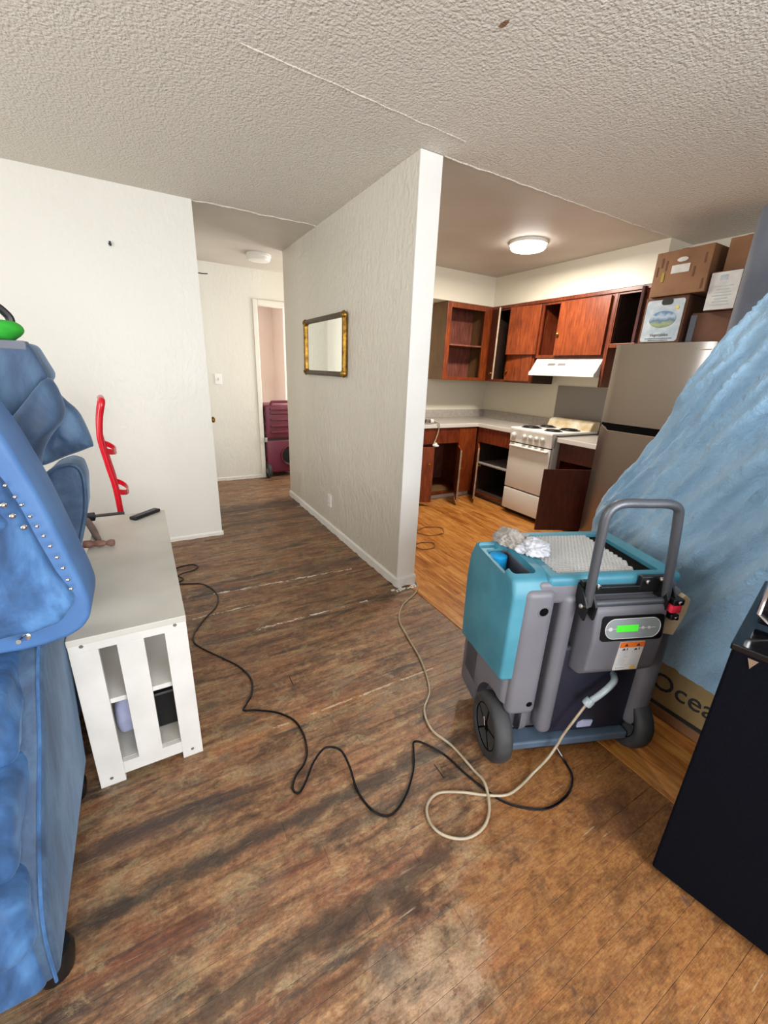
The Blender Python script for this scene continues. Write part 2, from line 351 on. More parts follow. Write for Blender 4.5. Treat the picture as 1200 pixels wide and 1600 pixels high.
def puff(bm, outline, fn, T, back=None, rings=9, amp=0, freq=9, flat=.5, seed=0):
    """star-shaped outline inflated to half-thickness T (front) and back; fn(p,q,d)"""
    back = T if back is None else back
    o = [Vector((p, q)) for p, q in outline]; n = len(o); ctr = sum(o, Vector((0, 0)))/n
    dense = []
    for i in range(n):
        for k in range(4):
            p0, p1, p2, p3 = o[i-1], o[i], o[(i+1) % n], o[(i+2) % n]; t = k/4
            dense.append(.5*((2*p1)+(-p0+p2)*t+(2*p0-5*p1+4*p2-p3)*t*t+(-p0+3*p1-3*p2+p3)*t**3))
    def ring(s, sgn, th):
        d = th*(1-s**(2/flat))**.5 if s < 1 else 0
        rr = []
        for q in dense:
            c = ctr+(q-ctr)*s; w_ = amp*noise.fractal(Vector((c.x*freq+seed, c.y*freq, sgn*3)), .8, 2, 3)*(1-s**6) if amp else 0
            rr.append(bm.verts.new(fn(c.x, c.y, sgn*(d)+w_)))
        return rr
    ss = [1-((k+1)/rings)**2 for k in range(rings-1)] ; ss = [1]+ss
    ss = [math.sin(math.pi/2*(1-k/rings)) for k in range(rings)]
    fr = [ring(s, -1, T) for s in ss]; bk = [fr[0]]+[ring(s, 1, back) for s in ss[1:]]
    for R_ in (fr, bk):
        for A, D in zip(R_, R_[1:]):
            for k in range(len(dense)): bm.faces.new((A[k], A[(k+1) % len(dense)], D[(k+1) % len(dense)], D[k]))
        d = -T if R_ is fr else back
        c = bm.verts.new(fn(ctr.x, ctr.y, d))
        L = R_[-1]
        for k in range(len(L)): bm.faces.new((L[k], L[(k+1) % len(L)], c))
    return bm
def boolcut(bm, cutters):
    me = bpy.data.meshes.new('t'); bmesh.ops.recalc_face_normals(bm, faces=bm.faces); bm.to_mesh(me); bm.free(); o = bpy.data.objects.new('t', me); C.objects.link(o); tmp = [o]
    for cb_ in cutters:
        bmesh.ops.recalc_face_normals(cb_, faces=cb_.faces)
        m2 = bpy.data.meshes.new('t2'); cb_.to_mesh(m2); cb_.free(); o2 = bpy.data.objects.new('t2', m2); C.objects.link(o2); tmp.append(o2)
        md = o.modifiers.new('b', 'BOOLEAN'); md.operation = 'DIFFERENCE'; md.object = o2; md.solver = 'EXACT'
    dg = bpy.context.evaluated_depsgraph_get(); r = bmesh.new(); r.from_mesh(o.evaluated_get(dg).to_mesh())
    for q in tmp:
        mm = q.data; bpy.data.objects.remove(q); bpy.data.meshes.remove(mm)
    return r
def text(name, s, size, M_, m, parent, ext=.0004):
    cu = bpy.data.curves.new(name, 'FONT'); cu.body = s; cu.size = size; cu.extrude = ext; cu.align_x = 'CENTER'; cu.align_y = 'CENTER'; cu.resolution_u = 3
    t = bpy.data.objects.new('t', cu); C.objects.link(t); dg = bpy.context.evaluated_depsgraph_get()
    b = bmesh.new(); b.from_mesh(t.evaluated_get(dg).to_mesh()); bpy.data.objects.remove(t); b.transform(M_)
    return part(name, b, m, parent)
def face_m(loc, right, upv):  # matrix: x->right, y->up, z->right x up
    R_ = Vector(right).normalized(); U_ = Vector(upv).normalized(); Z_ = R_.cross(U_)
    m_ = Matrix((R_, U_, Z_)).transposed().to_4x4(); m_.translation = loc; return m_

# ------------------------------------------------------------------ structure
H = 2.44
def struct(name, bm, m, parent=None, smooth=False):
    o = part(name, bm, m, parent, smooth)
    if not parent: o['kind'] = 'structure'
    return o
# floors
bm = bmesh.new()
box(bm, -2.6, -.62, -2.0, 3.6, -.1, 0); box(bm, -.62, 1.44, -2.0, -.25, -.1, 0); box(bm, -.62, 1.44, -.25, 5.45, -.1, -.012, mi=1)
box(bm, 1.44, 2.6, 4.39, 8, -.1, 0); box(bm, -.62, 1.44, 5.45, 8, -.1, 0)
floor = struct('floor', bm, ['floor', 'gap'])
def planks(parent, m, x0, x1, y0, y1, wd, along, lens, top, th, skip=None, jit=.00025, gap=.0007):
    meshes = {}; n = 0
    a0, a1, c0, c1 = (x0, x1, y0, y1) if along == 'x' else (y0, y1, x0, x1)
    c = c0; row = 0
    while c < c1-1e-4:
        cw = min(wd, c1-c); a = a0-random.random()*lens[0]
        while a < a1:
            L = random.choice(lens)
            if a < a0 and a+L < a0+.15: L += .3
            if a1-(a+L) < .15: L = a1-a
            s, e = max(a, a0), min(a+L, a1); a += L
            if skip and skip(s, e, c): continue
            key = (round(e-s, 2), round(cw, 3))
            if key not in meshes:
                b = bmesh.new(); l2, w2 = (e-s)/2-gap/2, cw/2-gap/2
                if along != 'x': l2, w2 = w2, l2
                t = .0006
                vs = [[b.verts.new((sx*l2*1.0-(sx*t if k else 0), sy*w2-(sy*t if k else 0), z)) for sx, sy in ((-1, -1), (1, -1), (1, 1), (-1, 1))] for k, z in ((0, -th), (0, -t*.6), (1, 0))]
                b.faces.new(vs[2])
                for A, D in ((vs[0], vs[1]), (vs[1], vs[2])):
                    for k in range(4): b.faces.new((A[k], A[(k+1) % 4], D[(k+1) % 4], D[k]))
                me = bpy.data.meshes.new('plank'); b.to_mesh(me); b.free(); me.materials.append(MT[m]); meshes[key] = me
            o = bpy.data.objects.new('plank', meshes[key]); C.objects.link(o); o.parent = parent
            mid = (s+e)/2; cc = c+cw/2
            o.location = (mid, cc, top+random.uniform(-jit, jit)) if along == 'x' else (cc, mid, top+random.uniform(-jit, jit)); n += 1
        c += wd; row += 1
    return n
def skipf(s, e, c): return c > 3.55 and e < .47
n1 = planks(floor, 'floor', -.62, 1.44, -.25, 5.45, .0636, 'x', [.7, .95, 1.25, 1.6], 0, .012, skipf)
kfloor = struct('kitchen_floor', B(1.44, 4.0, -2.0, 4.29, -.1, -.006), 'gap')
n2 = planks(kfloor, 'lam', 1.442, 4.0, -2.0, 4.29, .1905, 'y', [1.2, .8], .003, .009)
print('planks', n1, n2)
bm = bmesh.new(); box(bm, -2.6, 1.36, -2.0, 3.55, H, H+.1); box(bm, 1.36, 4.1, -2.0, 2.105, H, H+.1)
ceiling = struct('ceiling', bm, 'popcorn')
# plaster joint ridge on the ceiling and the ragged edges of the texture
def ridge(name, p, q, r, m, amp):
    b = bmesh.new(); P = []
    k = int((Vector(q)-Vector(p)).length/.015)
    for i in range(k+1):
        c = Vector(p).lerp(Vector(q), i/k); P.append(c+Vector((0, amp*noise.noise(c*9), 0)))
    tube(b, P, r, 6, rf=lambda t: r*(.55+.8*abs(noise.noise(Vector((t*k*.35, 3, 0)))))); return part(name, b, m, ceiling, True)
ridge('seam_ridge', (.45, 1.885, H), (1.5, 1.938, H), .0045, 'popcorn', .01)
ridge('texture_edge', (.47, 3.55, H-.001), (1.36, 3.54, H-.001), .008, 'popcorn', .03)
ridge('texture_edge', (1.5, 2.105, H-.001), (3.66, 2.105, H-.001), .006, 'popcorn', .012)
bm = bmesh.new(); box(bm, 1.36, 4.1, 2.105, 4.39, H, H+.1); struct('ceiling.001', bm, 'ceil')
bm = bmesh.new(); box(bm, .37, 1.36, 3.55, 5.4, H, H+.1); box(bm, 1.36, 2.6, 4.39, 5.4, H, H+.1); box(bm, .3, 4, 5.4, 8, H, H+.1); struct('ceiling.002', bm, 'ceil')
wl = struct('wall_left', B(-2.6, .47, 3.55, 3.65, 0, H), 'wall')
b = B(-.048, -.036, 3.535, 3.551, 2.085, 2.11, mtx=None); box(b, -.052, -.034, 3.545, 3.551, 2.092, 2.10)
part('wall_plug', b, 'ink', wl)
hw = struct('wall_hall_left', B(.37, .47, 3.65, 5.4, 0, H), 'wall')
part('coat_hook', tube(bmesh.new(), [(.47, 3.8, 2.045), (.53, 3.8, 2.042), (.57, 3.8, 2.046)], .004, 6), 'black', hw)
part('wall_plate', B(.47, .492, 3.78, 3.84, 1.46, 1.65, bev=.004), 'endcap', hw)
b = lathe(bmesh.new(), [(.02, 0), (.02, .008), (.009, .012), (.009, .03), (.024, .04), (.026, .05), (.018, .06), (0, .062)], 16, axis((.47, 3.82, .945), (1, 0, 0)))
part('door_knob', b, 'brass', hw, True, label='brass door knob')
hb = bmesh.new(); box(hb, .37, 1.325, 5.4, 5.5, 0, H); box(hb, 1.325, 2.08, 5.4, 5.5, 2.075, H); box(hb, 2.08, 2.7, 5.4, 5.5, 0, H)
hb = struct('wall_hall_back', hb, 'wall')
b = B(.79, .87, 5.392, 5.4, 1.17, 1.29, bev=.003); sw = part('light_switch', b, 'endcap', hb)
part('toggle', B(.823, .837, 5.378, 5.393, 1.215, 1.245, bev=.003), 'paper', sw)
dr = bmesh.new(); box(dr, 1.27, 1.325, 5.385, 5.5, 0, 2.13, bev=.006); box(dr, 1.325, 2.08, 5.385, 5.5, 2.07, 2.13, bev=.006); box(dr, 2.08, 2.135, 5.385, 5.5, 0, 2.13, bev=.006)
struct('door_1', dr, 'wall')
struct('wall_far_room', B(.3, 4, 7.3, 7.4, 0, H), 'pink'); 
bm = bmesh.new(); box(bm, .9, 1.0, 5.5, 7.3, 0, H); box(bm, 2.02, 2.10, 6.7, 7.3, 0, H); struct('wall_far_room.001', bm, 'pink')
bm = bmesh.new(); box(bm, 3.9, 4.0, 5.5, 5.75, 0, H); box(bm, 3.9, 4.0, 7.05, 7.3, 0, H); box(bm, 3.9, 4.0, 5.75, 7.05, 0, .95); box(bm, 3.9, 4.0, 5.75, 7.05, 2.25, H); struct('wall_far_room.002', bm, 'pink')
bm = bmesh.new()
for yy in (5.75, 6.385, 7.02): box(bm, 3.93, 3.97, yy, yy+.03, .95, 2.25)
for zz in (.95, 2.22): box(bm, 3.93, 3.97, 5.75, 7.05, zz, zz+.03)
struct('window_4', bm, 'endcap')
bm = bmesh.new(); box(bm, 2.6, 2.7, 4.39, 4.52, 0, H); box(bm, 2.6, 2.7, 5.28, 5.4, 0, H); box(bm, 2.6, 2.7, 4.52, 5.28, 0, .9); box(bm, 2.6, 2.7, 4.52, 5.28, 2.1, H); struct('wall_hall_right', bm, 'wall')
bm = bmesh.new()
for yy in (4.52, 4.885, 5.25): box(bm, 2.62, 2.66, yy, yy+.03, .9, 2.1)
for zz in (.9, 2.07): box(bm, 2.62, 2.66, 4.52, 5.28, zz, zz+.03)
struct('added_hall_window', bm, 'endcap')  # unseen frame and opening, added to let the hall fill through
# partition, shade put into its colour, its end lighter for the window light
wp = struct('wall_partition', B(1.36, 1.49, 2.115, 4.45, 0, H), 'wallp')
part('end_board', B(1.358, 1.494, 2.103, 2.115, .0, H-.002, bev=.002), 'endcap', wp, label='glossy end of the partition wall, window light in its lighter colour')
b = B(1.352, 1.36, 3.25, 3.32, .225, .34, bev=.002); ou = part('outlet_plate', b, 'endcap', wp)
b = bmesh.new()
for z in (.26, .305): lathe(b, [(.014, 0), (.013, .003), (0, .0031)], 12, axis((1.352, 3.285, z), (-1, 0, 0)))
part('socket', b, 'paper', ou)
struct('wall_kitchen_back', B(1.49, 4.08, 4.29, 4.39, 0, H), 'wallk')
struct('wall_right', B(3.98, 4.08, -2.0, 4.29, 0, H), 'wallk')
bm = bmesh.new(); box(bm, 1.49, 3.98, 3.96, 4.29, 2.14, H); box(bm, 3.66, 3.98, 2.105, 3.96, 2.14, H); struct('wall_soffit', bm, 'wallk')
# rear wall with a window opening, side wall with an added one (behind the camera)
bm = bmesh.new(); box(bm, -2.6, -.65, -2.1, -2.0, 0, H); box(bm, 2.15, 4.08, -2.1, -2.0, 0, H); box(bm, -.65, 2.15, -2.1, -2.0, 0, .9); box(bm, -.65, 2.15, -2.1, -2.0, 2.3, H)
struct('wall_rear', bm, 'wall')
bm = bmesh.new(); box(bm, -2.7, -2.6, -2.1, -.3, 0, H); box(bm, -2.7, -2.6, 2.1, 3.65, 0, H); box(bm, -2.7, -2.6, -.3, 2.1, 0, .8); box(bm, -2.7, -2.6, -.3, 2.1, 2.3, H)
struct('wall_side', bm, 'wall')
bm = bmesh.new()
for xx in (-.65, .73, 2.11): box(bm, xx, xx+.04, -2.08, -2.02, .9, 2.3)
for zz in (.9, 2.26): box(bm, -.65, 2.15, -2.08, -2.02, zz, zz+.04)
struct('window_1', bm, 'endcap')
bm = bmesh.new()
for yy in (-.3, .88, 2.06): box(bm, -2.68, -2.62, yy, yy+.04, .8, 2.3)
for zz in (.8, 2.26): box(bm, -2.68, -2.62, -.3, 2.1, zz, zz+.04)
struct('added_side_window', bm, 'endcap')  # unseen frame, added to carry the side fill light
# baseboards (chipped along the partition)
def rag_board(name, fn, L, hgt, th, rag, m='endcap'):
    b = bmesh.new(); n = int(L/.02); T = []
    for i in range(n+1):
        a = L*i/n; lo = rag*max(0, noise.noise(Vector((a*14, 7.3, 0)))+.2)*.5
        T.append([b.verts.new(fn(a, 0, lo)), b.verts.new(fn(a, th+rag*.4*noise.noise(Vector((a*22, 1, 0))), lo)), b.verts.new(fn(a, th, hgt-.012)), b.verts.new(fn(a, th*.55, hgt)), b.verts.new(fn(a, 0, hgt))])
    for A, D in zip(T, T[1:]):
        for k in range(5): b.faces.new((A[k], A[(k+1) % 5], D[(k+1) % 5], D[k]))
    b.faces.new(T[0]); b.faces.new(T[-1][::-1]); return struct(name, b, m)
rag_board('baseboard_partition', lambda a, t, z: Vector((1.36-t, 2.10+a, z)), 2.35, .07, .012, .02)
rag_board('baseboard_partition_end', lambda a, t, z: Vector((1.352+a, 2.103-t, z)), .148, .075, .012, .02)
rag_board('baseboard_left', lambda a, t, z: Vector((-.9+a, 3.55-t, z)), 1.38, .04, .009, .012, 'wall')
rag_board('baseboard_hall', lambda a, t, z: Vector((.47+a, 5.4-t, z)), .8, .045, .01, .01, 'wall')
# loose white debris by the partition end
b = bmesh.new()
for i in range(26):
    px_, py_ = 1.30+random.random()*.19, 2.045+random.random()*.035; s = .006+.010*random.random()
    box(b, px_, px_+s*1.6, py_, py_+s, 0, .003+.003*random.random(), mtx=None)
o = part('plaster_crumbs', b, 'endcap'); o['kind'] = 'stuff'; tag(o, 'white plaster crumbs on the floor at the partition foot', 'debris')

# ------------------------------------------------------------------ ceiling lights
def clight(x, y, r, on, label, dm):
    t = thing('ceiling_light', label, 'light', (x, y, H))
    part('base_ring', lathe(bmesh.new(), [(r*1.0, 0), (r*1.0, -.022), (r*.93, -.028), (r*.93, 0)], 40, Matrix.Translation((x, y, H-.0005))), 'lampoff', t, True)
    part('diffuser', lathe(bmesh.new(), [(r*.93, -.02), (r*.925, -.045), (r*.86, -.056), (r*.5, -.062), (0, -.063)], 40, Matrix.Translation((x, y, H))), dm, t, True)
clight(2.924, 2.835, .15, True, 'glowing round flush ceiling light in the kitchen', 'lamp')
clight(1.20, 4.72, .12, False, 'unlit round flush ceiling light in the hallway', 'lampoff')
l = bpy.data.lights.new('kitchen_lamp', 'AREA'); l.shape = 'DISK'; l.size = .26; l.energy = 34; l.color = (1, .93, .82)
o = bpy.data.objects.new('kitchen_lamp', l); C.objects.link(o); o.location = (2.924, 2.835, H-.068)

# ------------------------------------------------------------------ mirror
t = thing('wall_mirror', 'rectangular mirror in an ornate gold frame on the partition wall', 'mirror', (1.35, 3.36, 1.56))
y0, y1, z0, z1 = 2.93, 3.79, 1.34, 1.785
part('glass', B(1.338, 1.356, y0+.03, y1-.03, z0+.03, z1-.03), 'mirror', t)
for yy in (y0+.018, y1-.018): part('frame_side', tube(bmesh.new(), [(1.338, yy, z0+.018), (1.338, yy, z1-.018)], .021, 10), 'gold', t, True, label='bright gold frame side')
for zz in (z0+.018, z1-.018): part('frame_rail', tube(bmesh.new(), [(1.338, y0+.018, zz), (1.338, y1-.018, zz)], .0195, 10), 'darkgold', t, True, label='dark bronze frame rail')
for yy in (y0+.024, y1-.024):
    for zz in (z0+.024, z1-.024):
        part('corner_ornament', lathe(bmesh.new(), [(.031, 0), (.028, .012), (.016, .02), (.010, .026), (0, .028)], 10, axis((1.335, yy, zz), (-1, 0, 0))), 'gold', t, True)

# ------------------------------------------------------------------ kitchen cabinets
def runBack(yf): return lambda bm, a0, a1, d0, d1, z0, z1, **k: box(bm, a0, a1, yf+d0, yf+d1, z0, z1, **k)
def runRight(xf): return lambda bm, a0, a1, d0, d1, z0, z1, **k: box(bm, xf+d0, xf+d1, a0, a1, z0, z1, **k)
def carcass(root, R_, a0, a1, dep, z0, z1, th=.016, backm='ply', sidem='cab', low=0.0):
    b = bmesh.new()
    R_(b, a0, a0+th, .002, dep, z0, z1); R_(b, a1-th, a1, .002, dep, z0, z1); R_(b, a0+th, a1-th, .002, dep, z0+low, z0+low+th); R_(b, a0+th, a1-th, .002, dep, z1-th, z1)
    c = part('carcass', b, sidem, root)
    b = bmesh.new(); R_(b, a0+th, a1-th, dep-.012, dep-.002, z0+low+th, z1-th); part('back_panel', b, backm, root)
    return c
def frame(root, R_, a0, a1, z0, z1, sl, sr, bt, tp, m='cab', mids=()):
    b = bmesh.new()
    R_(b, a0, a0+sl, -.018, .002, z0, z1, bev=.002); R_(b, a1-sr, a1, -.018, .002, z0, z1, bev=.002)
    R_(b, a0+sl, a1-sr, -.018, .002, z0, z0+bt, bev=.002); R_(b, a0+sl, a1-sr, -.018, .002, z1-tp, z1, bev=.002)
    for (m0, m1) in mids: R_(b, m0, m1, -.018, .002, z0+bt, z1-tp, bev=.002)
    return part('face_frame', b, m, root)
def door(root, hinge, d, wd, z0, z1, m, th=.019, edge=None, knob=None, side=1, label=None, km='brass'):
    """hinge (x,y); d = direction in plan the door extends; side selects which face is the outside"""
    d = Vector((d[0], d[1], 0)).normalized(); n = Vector((d.y, -d.x, 0))*side
    M_ = Matrix((d, n, Vector((0, 0, 1)))).transposed().to_4x4(); M_.translation = (hinge[0], hinge[1], 0)
    o = part('door', box(bmesh.new(), .001, wd, 0, th, z0, z1, bev=.002, mtx=M_), m, root, label=label)
    if edge: part('door_edge', box(bmesh.new(), wd-.001, wd+.001, .001, th-.001, z0+.002, z1-.002, mtx=M_), edge, o)
    if knob:
        kb = lathe(bmesh.new(), [(.008, 0), (.006, .01), (.014, .018), (.015, .024), (.008, .03), (0, .031)], 14, axis(M_ @ Vector((knob[0], th, knob[1])), n))
        part('knob', kb, km, o, True)
    return o
UZ0, UZ1 = 1.33, 2.137
# corner unit on the back wall
t = thing('wall_cabinet', 'doorless red-brown wall cabinet with one shelf beside the inner corner', 'cabinet', (3.33, 4.12, UZ0), 0, 'kitchen wall cabinets'); R_ = runBack(3.96)
carcass(t, R_, 3.0, 3.66, .328, UZ0, UZ1-.002, sidem='cabbr'); frame(t, R_, 3.0, 3.64, UZ0, UZ1-.002, .06, .10, .035, .055, 'cabo')
b = bmesh.new(); R_(b, 3.018, 3.642, .004, .31, 1.70, 1.716); part('shelf', b, 'ply', t)
# corner pair on the right wall
t = thing('wall_cabinet', 'narrow wall cabinet with its dark door ajar, between inner corner and hood', 'cabinet', (3.82, 3.6, UZ0), 0, 'kitchen wall cabinets'); R_ = runRight(3.66)
carcass(t, R_, 3.24, 3.955, .318, UZ0, UZ1-.002, backm='ply_shade', sidem='ply_shade'); frame(t, R_, 3.24, 3.955, UZ0, UZ1-.002, .03, .07, .03, .05, 'cab', mids=[(3.60, 3.645)])
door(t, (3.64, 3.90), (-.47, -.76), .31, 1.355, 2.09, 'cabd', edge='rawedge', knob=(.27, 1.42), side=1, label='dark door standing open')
door(t, (3.642, 3.262), (0, 1), .355, 1.35, 2.09, 'cabo', knob=(.32, 1.45), side=-1, label='closed orange-brown door')
# cabinet over the hood
t = thing('wall_cabinet', 'short wall cabinet above the white range hood, one door folded back', 'cabinet', (3.82, 2.84, 1.60), 0, 'kitchen wall cabinets')
carcass(t, R_, 2.462, 3.238, .318, 1.585, UZ1-.002); frame(t, R_, 2.462, 3.238, 1.585, UZ1-.002, .03, .04, .028, .055, 'cab')
door(t, (3.636, 2.475), (0, 1), .515, 1.607, 2.088, 'cabo', knob=(.49, 1.80), side=-1, label='closed orange-brown door')
door(t, (3.628, 3.215), (-.13, .99), .37, 1.62, 2.09, 'cabo', side=-1, label='door folded back over the next cabinet')
# tall side panel + unit over the fridge
t = thing('wall_cabinet', 'doorless wall cabinet with shade in its interior colour, beside and above the steel refrigerator', 'cabinet', (3.82, 2.3, 1.68), 0, 'kitchen wall cabinets')
b = bmesh.new(); R_(b, 2.432, 2.461, -.02, .318, UZ0, UZ1-.002, bev=.002); part('side_panel', b, 'cab', t)
carcass(t, R_, 2.12, 2.431, .318, 1.665, UZ1-.002, backm='ply_shade', sidem='ply_shade'); frame(t, R_, 2.12, 2.431, 1.665, UZ1-.002, .07, .01, .035, .05, 'cab')
part('hinge_post', tube(bmesh.new(), [(3.62, 2.205, 1.70), (3.62, 2.205, 2.12)], .016, 8), 'cabd', t, True)
o = part('cornice', B(3.628, 3.642, 2.13, 3.95, UZ1-.036, UZ1-.004, bev=.003), 'cab'); o['kind'] = 'structure'; o.name = 'trim_1'
# range hood
t = thing('range_hood', 'white metal range hood under the short wall cabinet', 'hood', (3.77, 2.81, 1.415))
prof = [(3.56, 1.415), (3.56, 1.445), (3.585, 1.465), (3.66, 1.582), (3.975, 1.582), (3.975, 1.415)]
bm = prism(bmesh.new(), prof, lambda p, q, d: Vector((p, d, q)), 2.465, 3.215, .003)
part('shell', bm, 'enamel', t)
b = bmesh.new()
Mh = face_m((3.622, 2.85, 1.523), (0, -1, 0), (.54, 0, .84))
for k in (-.14, -.02): box(b, k-.045, k+.045, -.014, .014, 0, .002, mtx=Mh)
part('vent_grille', b, 'steelpanel', t)
b = bmesh.new()
for k in (.10, .14): box(b, k-.012, k+.012, -.008, .008, 0, .006, bev=.002, mtx=Mh)
part('switch', b, 'paper', t)
# base cabinets
CT = .87
t = thing('base_cabinet', 'sink base cabinet on the back wall with its doors hanging open', 'cabinet', (2.4, 3.99, 0), 0, 'kitchen base cabinets'); R_ = runBack(3.69)
carcass(t, R_, 1.55, 3.375, .595, .0, CT-.04, backm='ply', low=.07)
frame(t, R_, 1.55, 3.36, .06, CT-.04, .06, .26, .03, .175, 'cab', mids=[(2.26, 2.30)])
b = bmesh.new(); R_(b, 1.56, 3.37, .03, .045, 0, .06); part('toe_kick', b, 'endcap', t)
b = bmesh.new(); R_(b, 3.10, 3.355, -.021, -.0185, .062, CT-.045); part('corner_stile', b, 'cabo', t, label='bright orange-brown corner stile')
b = bmesh.new(); R_(b, 2.28, 3.09, .02, .57, .088, .092); part('floor_panel', b, 'cabbr', t)
door(t, (2.285, 3.665), (.90, -.42), .385, .05, .655, 'cabo', edge='cabbr', knob=(.34, .47), side=1, label='orange-red door standing ajar')
door(t, (3.09, 3.668), (-.56, -.83), .32, .055, .625, 'cabo', edge='rawedge', knob=(.28, .42), side=-1, label='door standing wide open, seen on its raw edge')
t = thing('base_cabinet', 'open base cabinet with a shelf, between inner corner and stove', 'cabinet', (3.68, 3.4, 0), 0, 'kitchen base cabinets'); R_ = runRight(3.385)
carcass(t, R_, 3.10, 3.665, .585, .0, CT-.04, backm='ply_shade', sidem='ply_shade', low=.06); frame(t, R_, 3.10, 3.665, .05, CT-.04, .045, .035, .02, .17, 'cab')
b = bmesh.new(); R_(b, 3.118, 3.648, .0, .57, .405, .42); sh = part('shelf', b, 'counter', t, label='pale shelf')
b = bmesh.new(); R_(b, 3.10, 3.665, .03, .045, 0, .05); part('toe_kick', b, 'steelpanel', t)
door(t, (3.365, 3.64), (-.66, -.75), .33, .055, .64, 'cabo', edge='rawedge', knob=(.30, .44), side=-1, label='door standing wide open, seen on its raw edge')
t = thing('base_cabinet', 'narrow end base cabinet between stove and refrigerator, door ajar', 'cabinet', (3.68, 2.33, 0), 0, 'kitchen base cabinets')
carcass(t, R_, 2.11, 2.54, .585, .0, CT-.04, backm='ply_shade', sidem='cab', low=.08); frame(t, R_, 2.11, 2.54, .07, CT-.04, .035, .035, .03, .17, 'cabd')
door(t, (3.362, 2.125), (-.9, .42), .475, .10, .655, 'cabd', side=-1, label='very dark red door swung open')
# countertops
t = thing('countertop', 'L-shaped grey laminate countertop running along back and side walls', 'countertop', (2.9, 3.99, CT))
bm = bmesh.new(); box(bm, 1.5, 3.977, 3.665, 4.287, CT-.036, CT, bev=.002); box(bm, 3.36, 3.977, 3.085, 3.667, CT-.036, CT, bev=.002)
part('worktop', bm, 'counter', t)
bm = bmesh.new(); box(bm, 1.5, 3.36, 3.655, 3.6655, CT-.04, CT+.002, bev=.003); box(bm, 3.349, 3.3602, 3.085, 3.6655, CT-.04, CT+.002, bev=.003); part('edge_strip', bm, 'counteredge', t)
bm = bmesh.new(); box(bm, 1.5, 3.977, 4.27, 4.287, CT, .965, bev=.002); box(bm, 3.96, 3.977, 3.085, 4.27, CT, .965, bev=.002); part('backsplash', bm, 'counter', t)
bm = bmesh.new(); box(bm, 2.05, 2.86, 3.74, 4.18, CT, CT+.005, bev=.002); bm = boolcut(bm, [B(2.09, 2.82, 3.78, 4.14, .7, 1)]); box(bm, 2.09, 2.82, 3.78, 4.14, CT-.034, CT-.03) ; part('sink_rim', bm, 'steelpanel', t)
t = thing('countertop', 'short pale countertop piece between stove and refrigerator', 'countertop', (3.66, 2.33, CT))
part('worktop', B(3.335, 3.977, 2.105, 2.545, CT-.036, CT, bev=.002), 'counter', t); part('edge_strip', B(3.324, 3.336, 2.105, 2.545, CT-.04, CT+.002, bev=.003), 'counteredge', t)
# faucet fitting with hanging hose on the counter
t = thing('faucet', 'chrome sink fitting on the counter edge with a hanging beige line', 'faucet', (2.66, 3.72, CT))
part('body', B(2.58, 2.70, 3.68, 3.73, CT+.004, CT+.05, bev=.012), 'chrome', t, True)
b = lathe(bmesh.new(), [(.026, 0), (.028, .02), (.02, .04), (.01, .046), (0, .046)], 16, axis((2.70, 3.70, CT+.028), (1, -.3, 0))); part('spout_cap', b, 'paper', t, True)
part('hose', tube(bmesh.new(), [(2.72, 3.68, .91), (2.775, 3.64, .88), (2.775, 3.64, .80), (2.73, 3.62, .71), (2.69, 3.60, .66)], .006, 8, 6), 'clear', t, True)
b = lathe(bmesh.new(), [(.035, 0), (.035, .012), (.016, .02), (.014, .035), (0, .036)], 16, axis((2.685, 3.55, .656), (0, 0, 1))); part('hose_end', b, 'endcap', t, True)
# wall panel behind the stove
o = part('splash_panel', B(3.966, 3.979, 2.56, 3.14, .88, 1.322, bev=.002), 'steelpanel'); tag(o, 'plain grey metal splash panel on the wall behind the stove', 'panel')
# stove
SX, SY0, SY1 = 3.275, 2.555, 3.075
t = thing('stove', 'white apartment-size electric coil stove with five front knobs', 'stove', (3.6, 2.815, 0))
part('body', B(SX+.03, 3.93, SY0, SY1, .05, .875, bev=.006), 'enamel', t)
part('kick_base', B(SX+.07, 3.9, SY0+.02, SY1-.02, .0, .05), 'black', t)
part('cooktop', B(SX-.01, 3.93, SY0-.005, SY1+.005, .885, .91, bev=.01, seg=3), 'enamel', t, True)
pf = [(SX, .765), (SX-.002, .80), (SX-.012, .895), (SX+.05, .895), (SX+.05, .765)]
part('control_panel', prism(bmesh.new(), pf, lambda p, q, d: Vector((p, d, q)), SY0, SY1, .004), 'enamel', t)
dn = Vector((-1, 0, -.08)).normalized()
for i, yk in enumerate((3.022, 2.882, 2.808, 2.734, 2.662)):
    r = .027 if i == 0 else .023
    k = part('knob', lathe(bmesh.new(), [(r*1.15, 0), (r*1.1, .005), (r*.85, .007), (r*.8, .024), (r*.6, .028), (0, .028)], 20, axis((SX-.008, yk, .832), dn)), 'paper', t, True)
    part('grip', B(SX-.043, SX-.03, yk-.004, yk+.004, .815, .85, bev=.002), 'enamel', k)
od = part('oven_door', B(SX, SX+.032, SY0+.004, SY1-.004, .292, .755, bev=.008, seg=3), 'enamel', t, True)
part('handle', B(SX-.028, SX, SY0+.02, SY1-.02, .715, .738, bev=.009, seg=3), 'enamel', od, True)
part('drawer', B(SX, SX+.032, SY0+.004, SY1-.004, .055, .282, bev=.01, seg=3), 'enamel', t, True)
part('door_gap', B(SX+.012, SX+.033, SY0+.008, SY1-.008, .281, .293), 'black', t); part('panel_gap', B(SX+.008, SX+.033, SY0+.008, SY1-.008, .754, .767), 'black', t)
pf = [(3.80, .905), (3.83, .98), (3.86, 1.0), (3.95, 1.0), (3.95, .905)]
part('backguard', prism(bmesh.new(), pf, lambda p, q, d: Vector((p, d, q)), SY0, SY1, .012, 3), 'enamely', t, True, label='yellow-stained backguard')
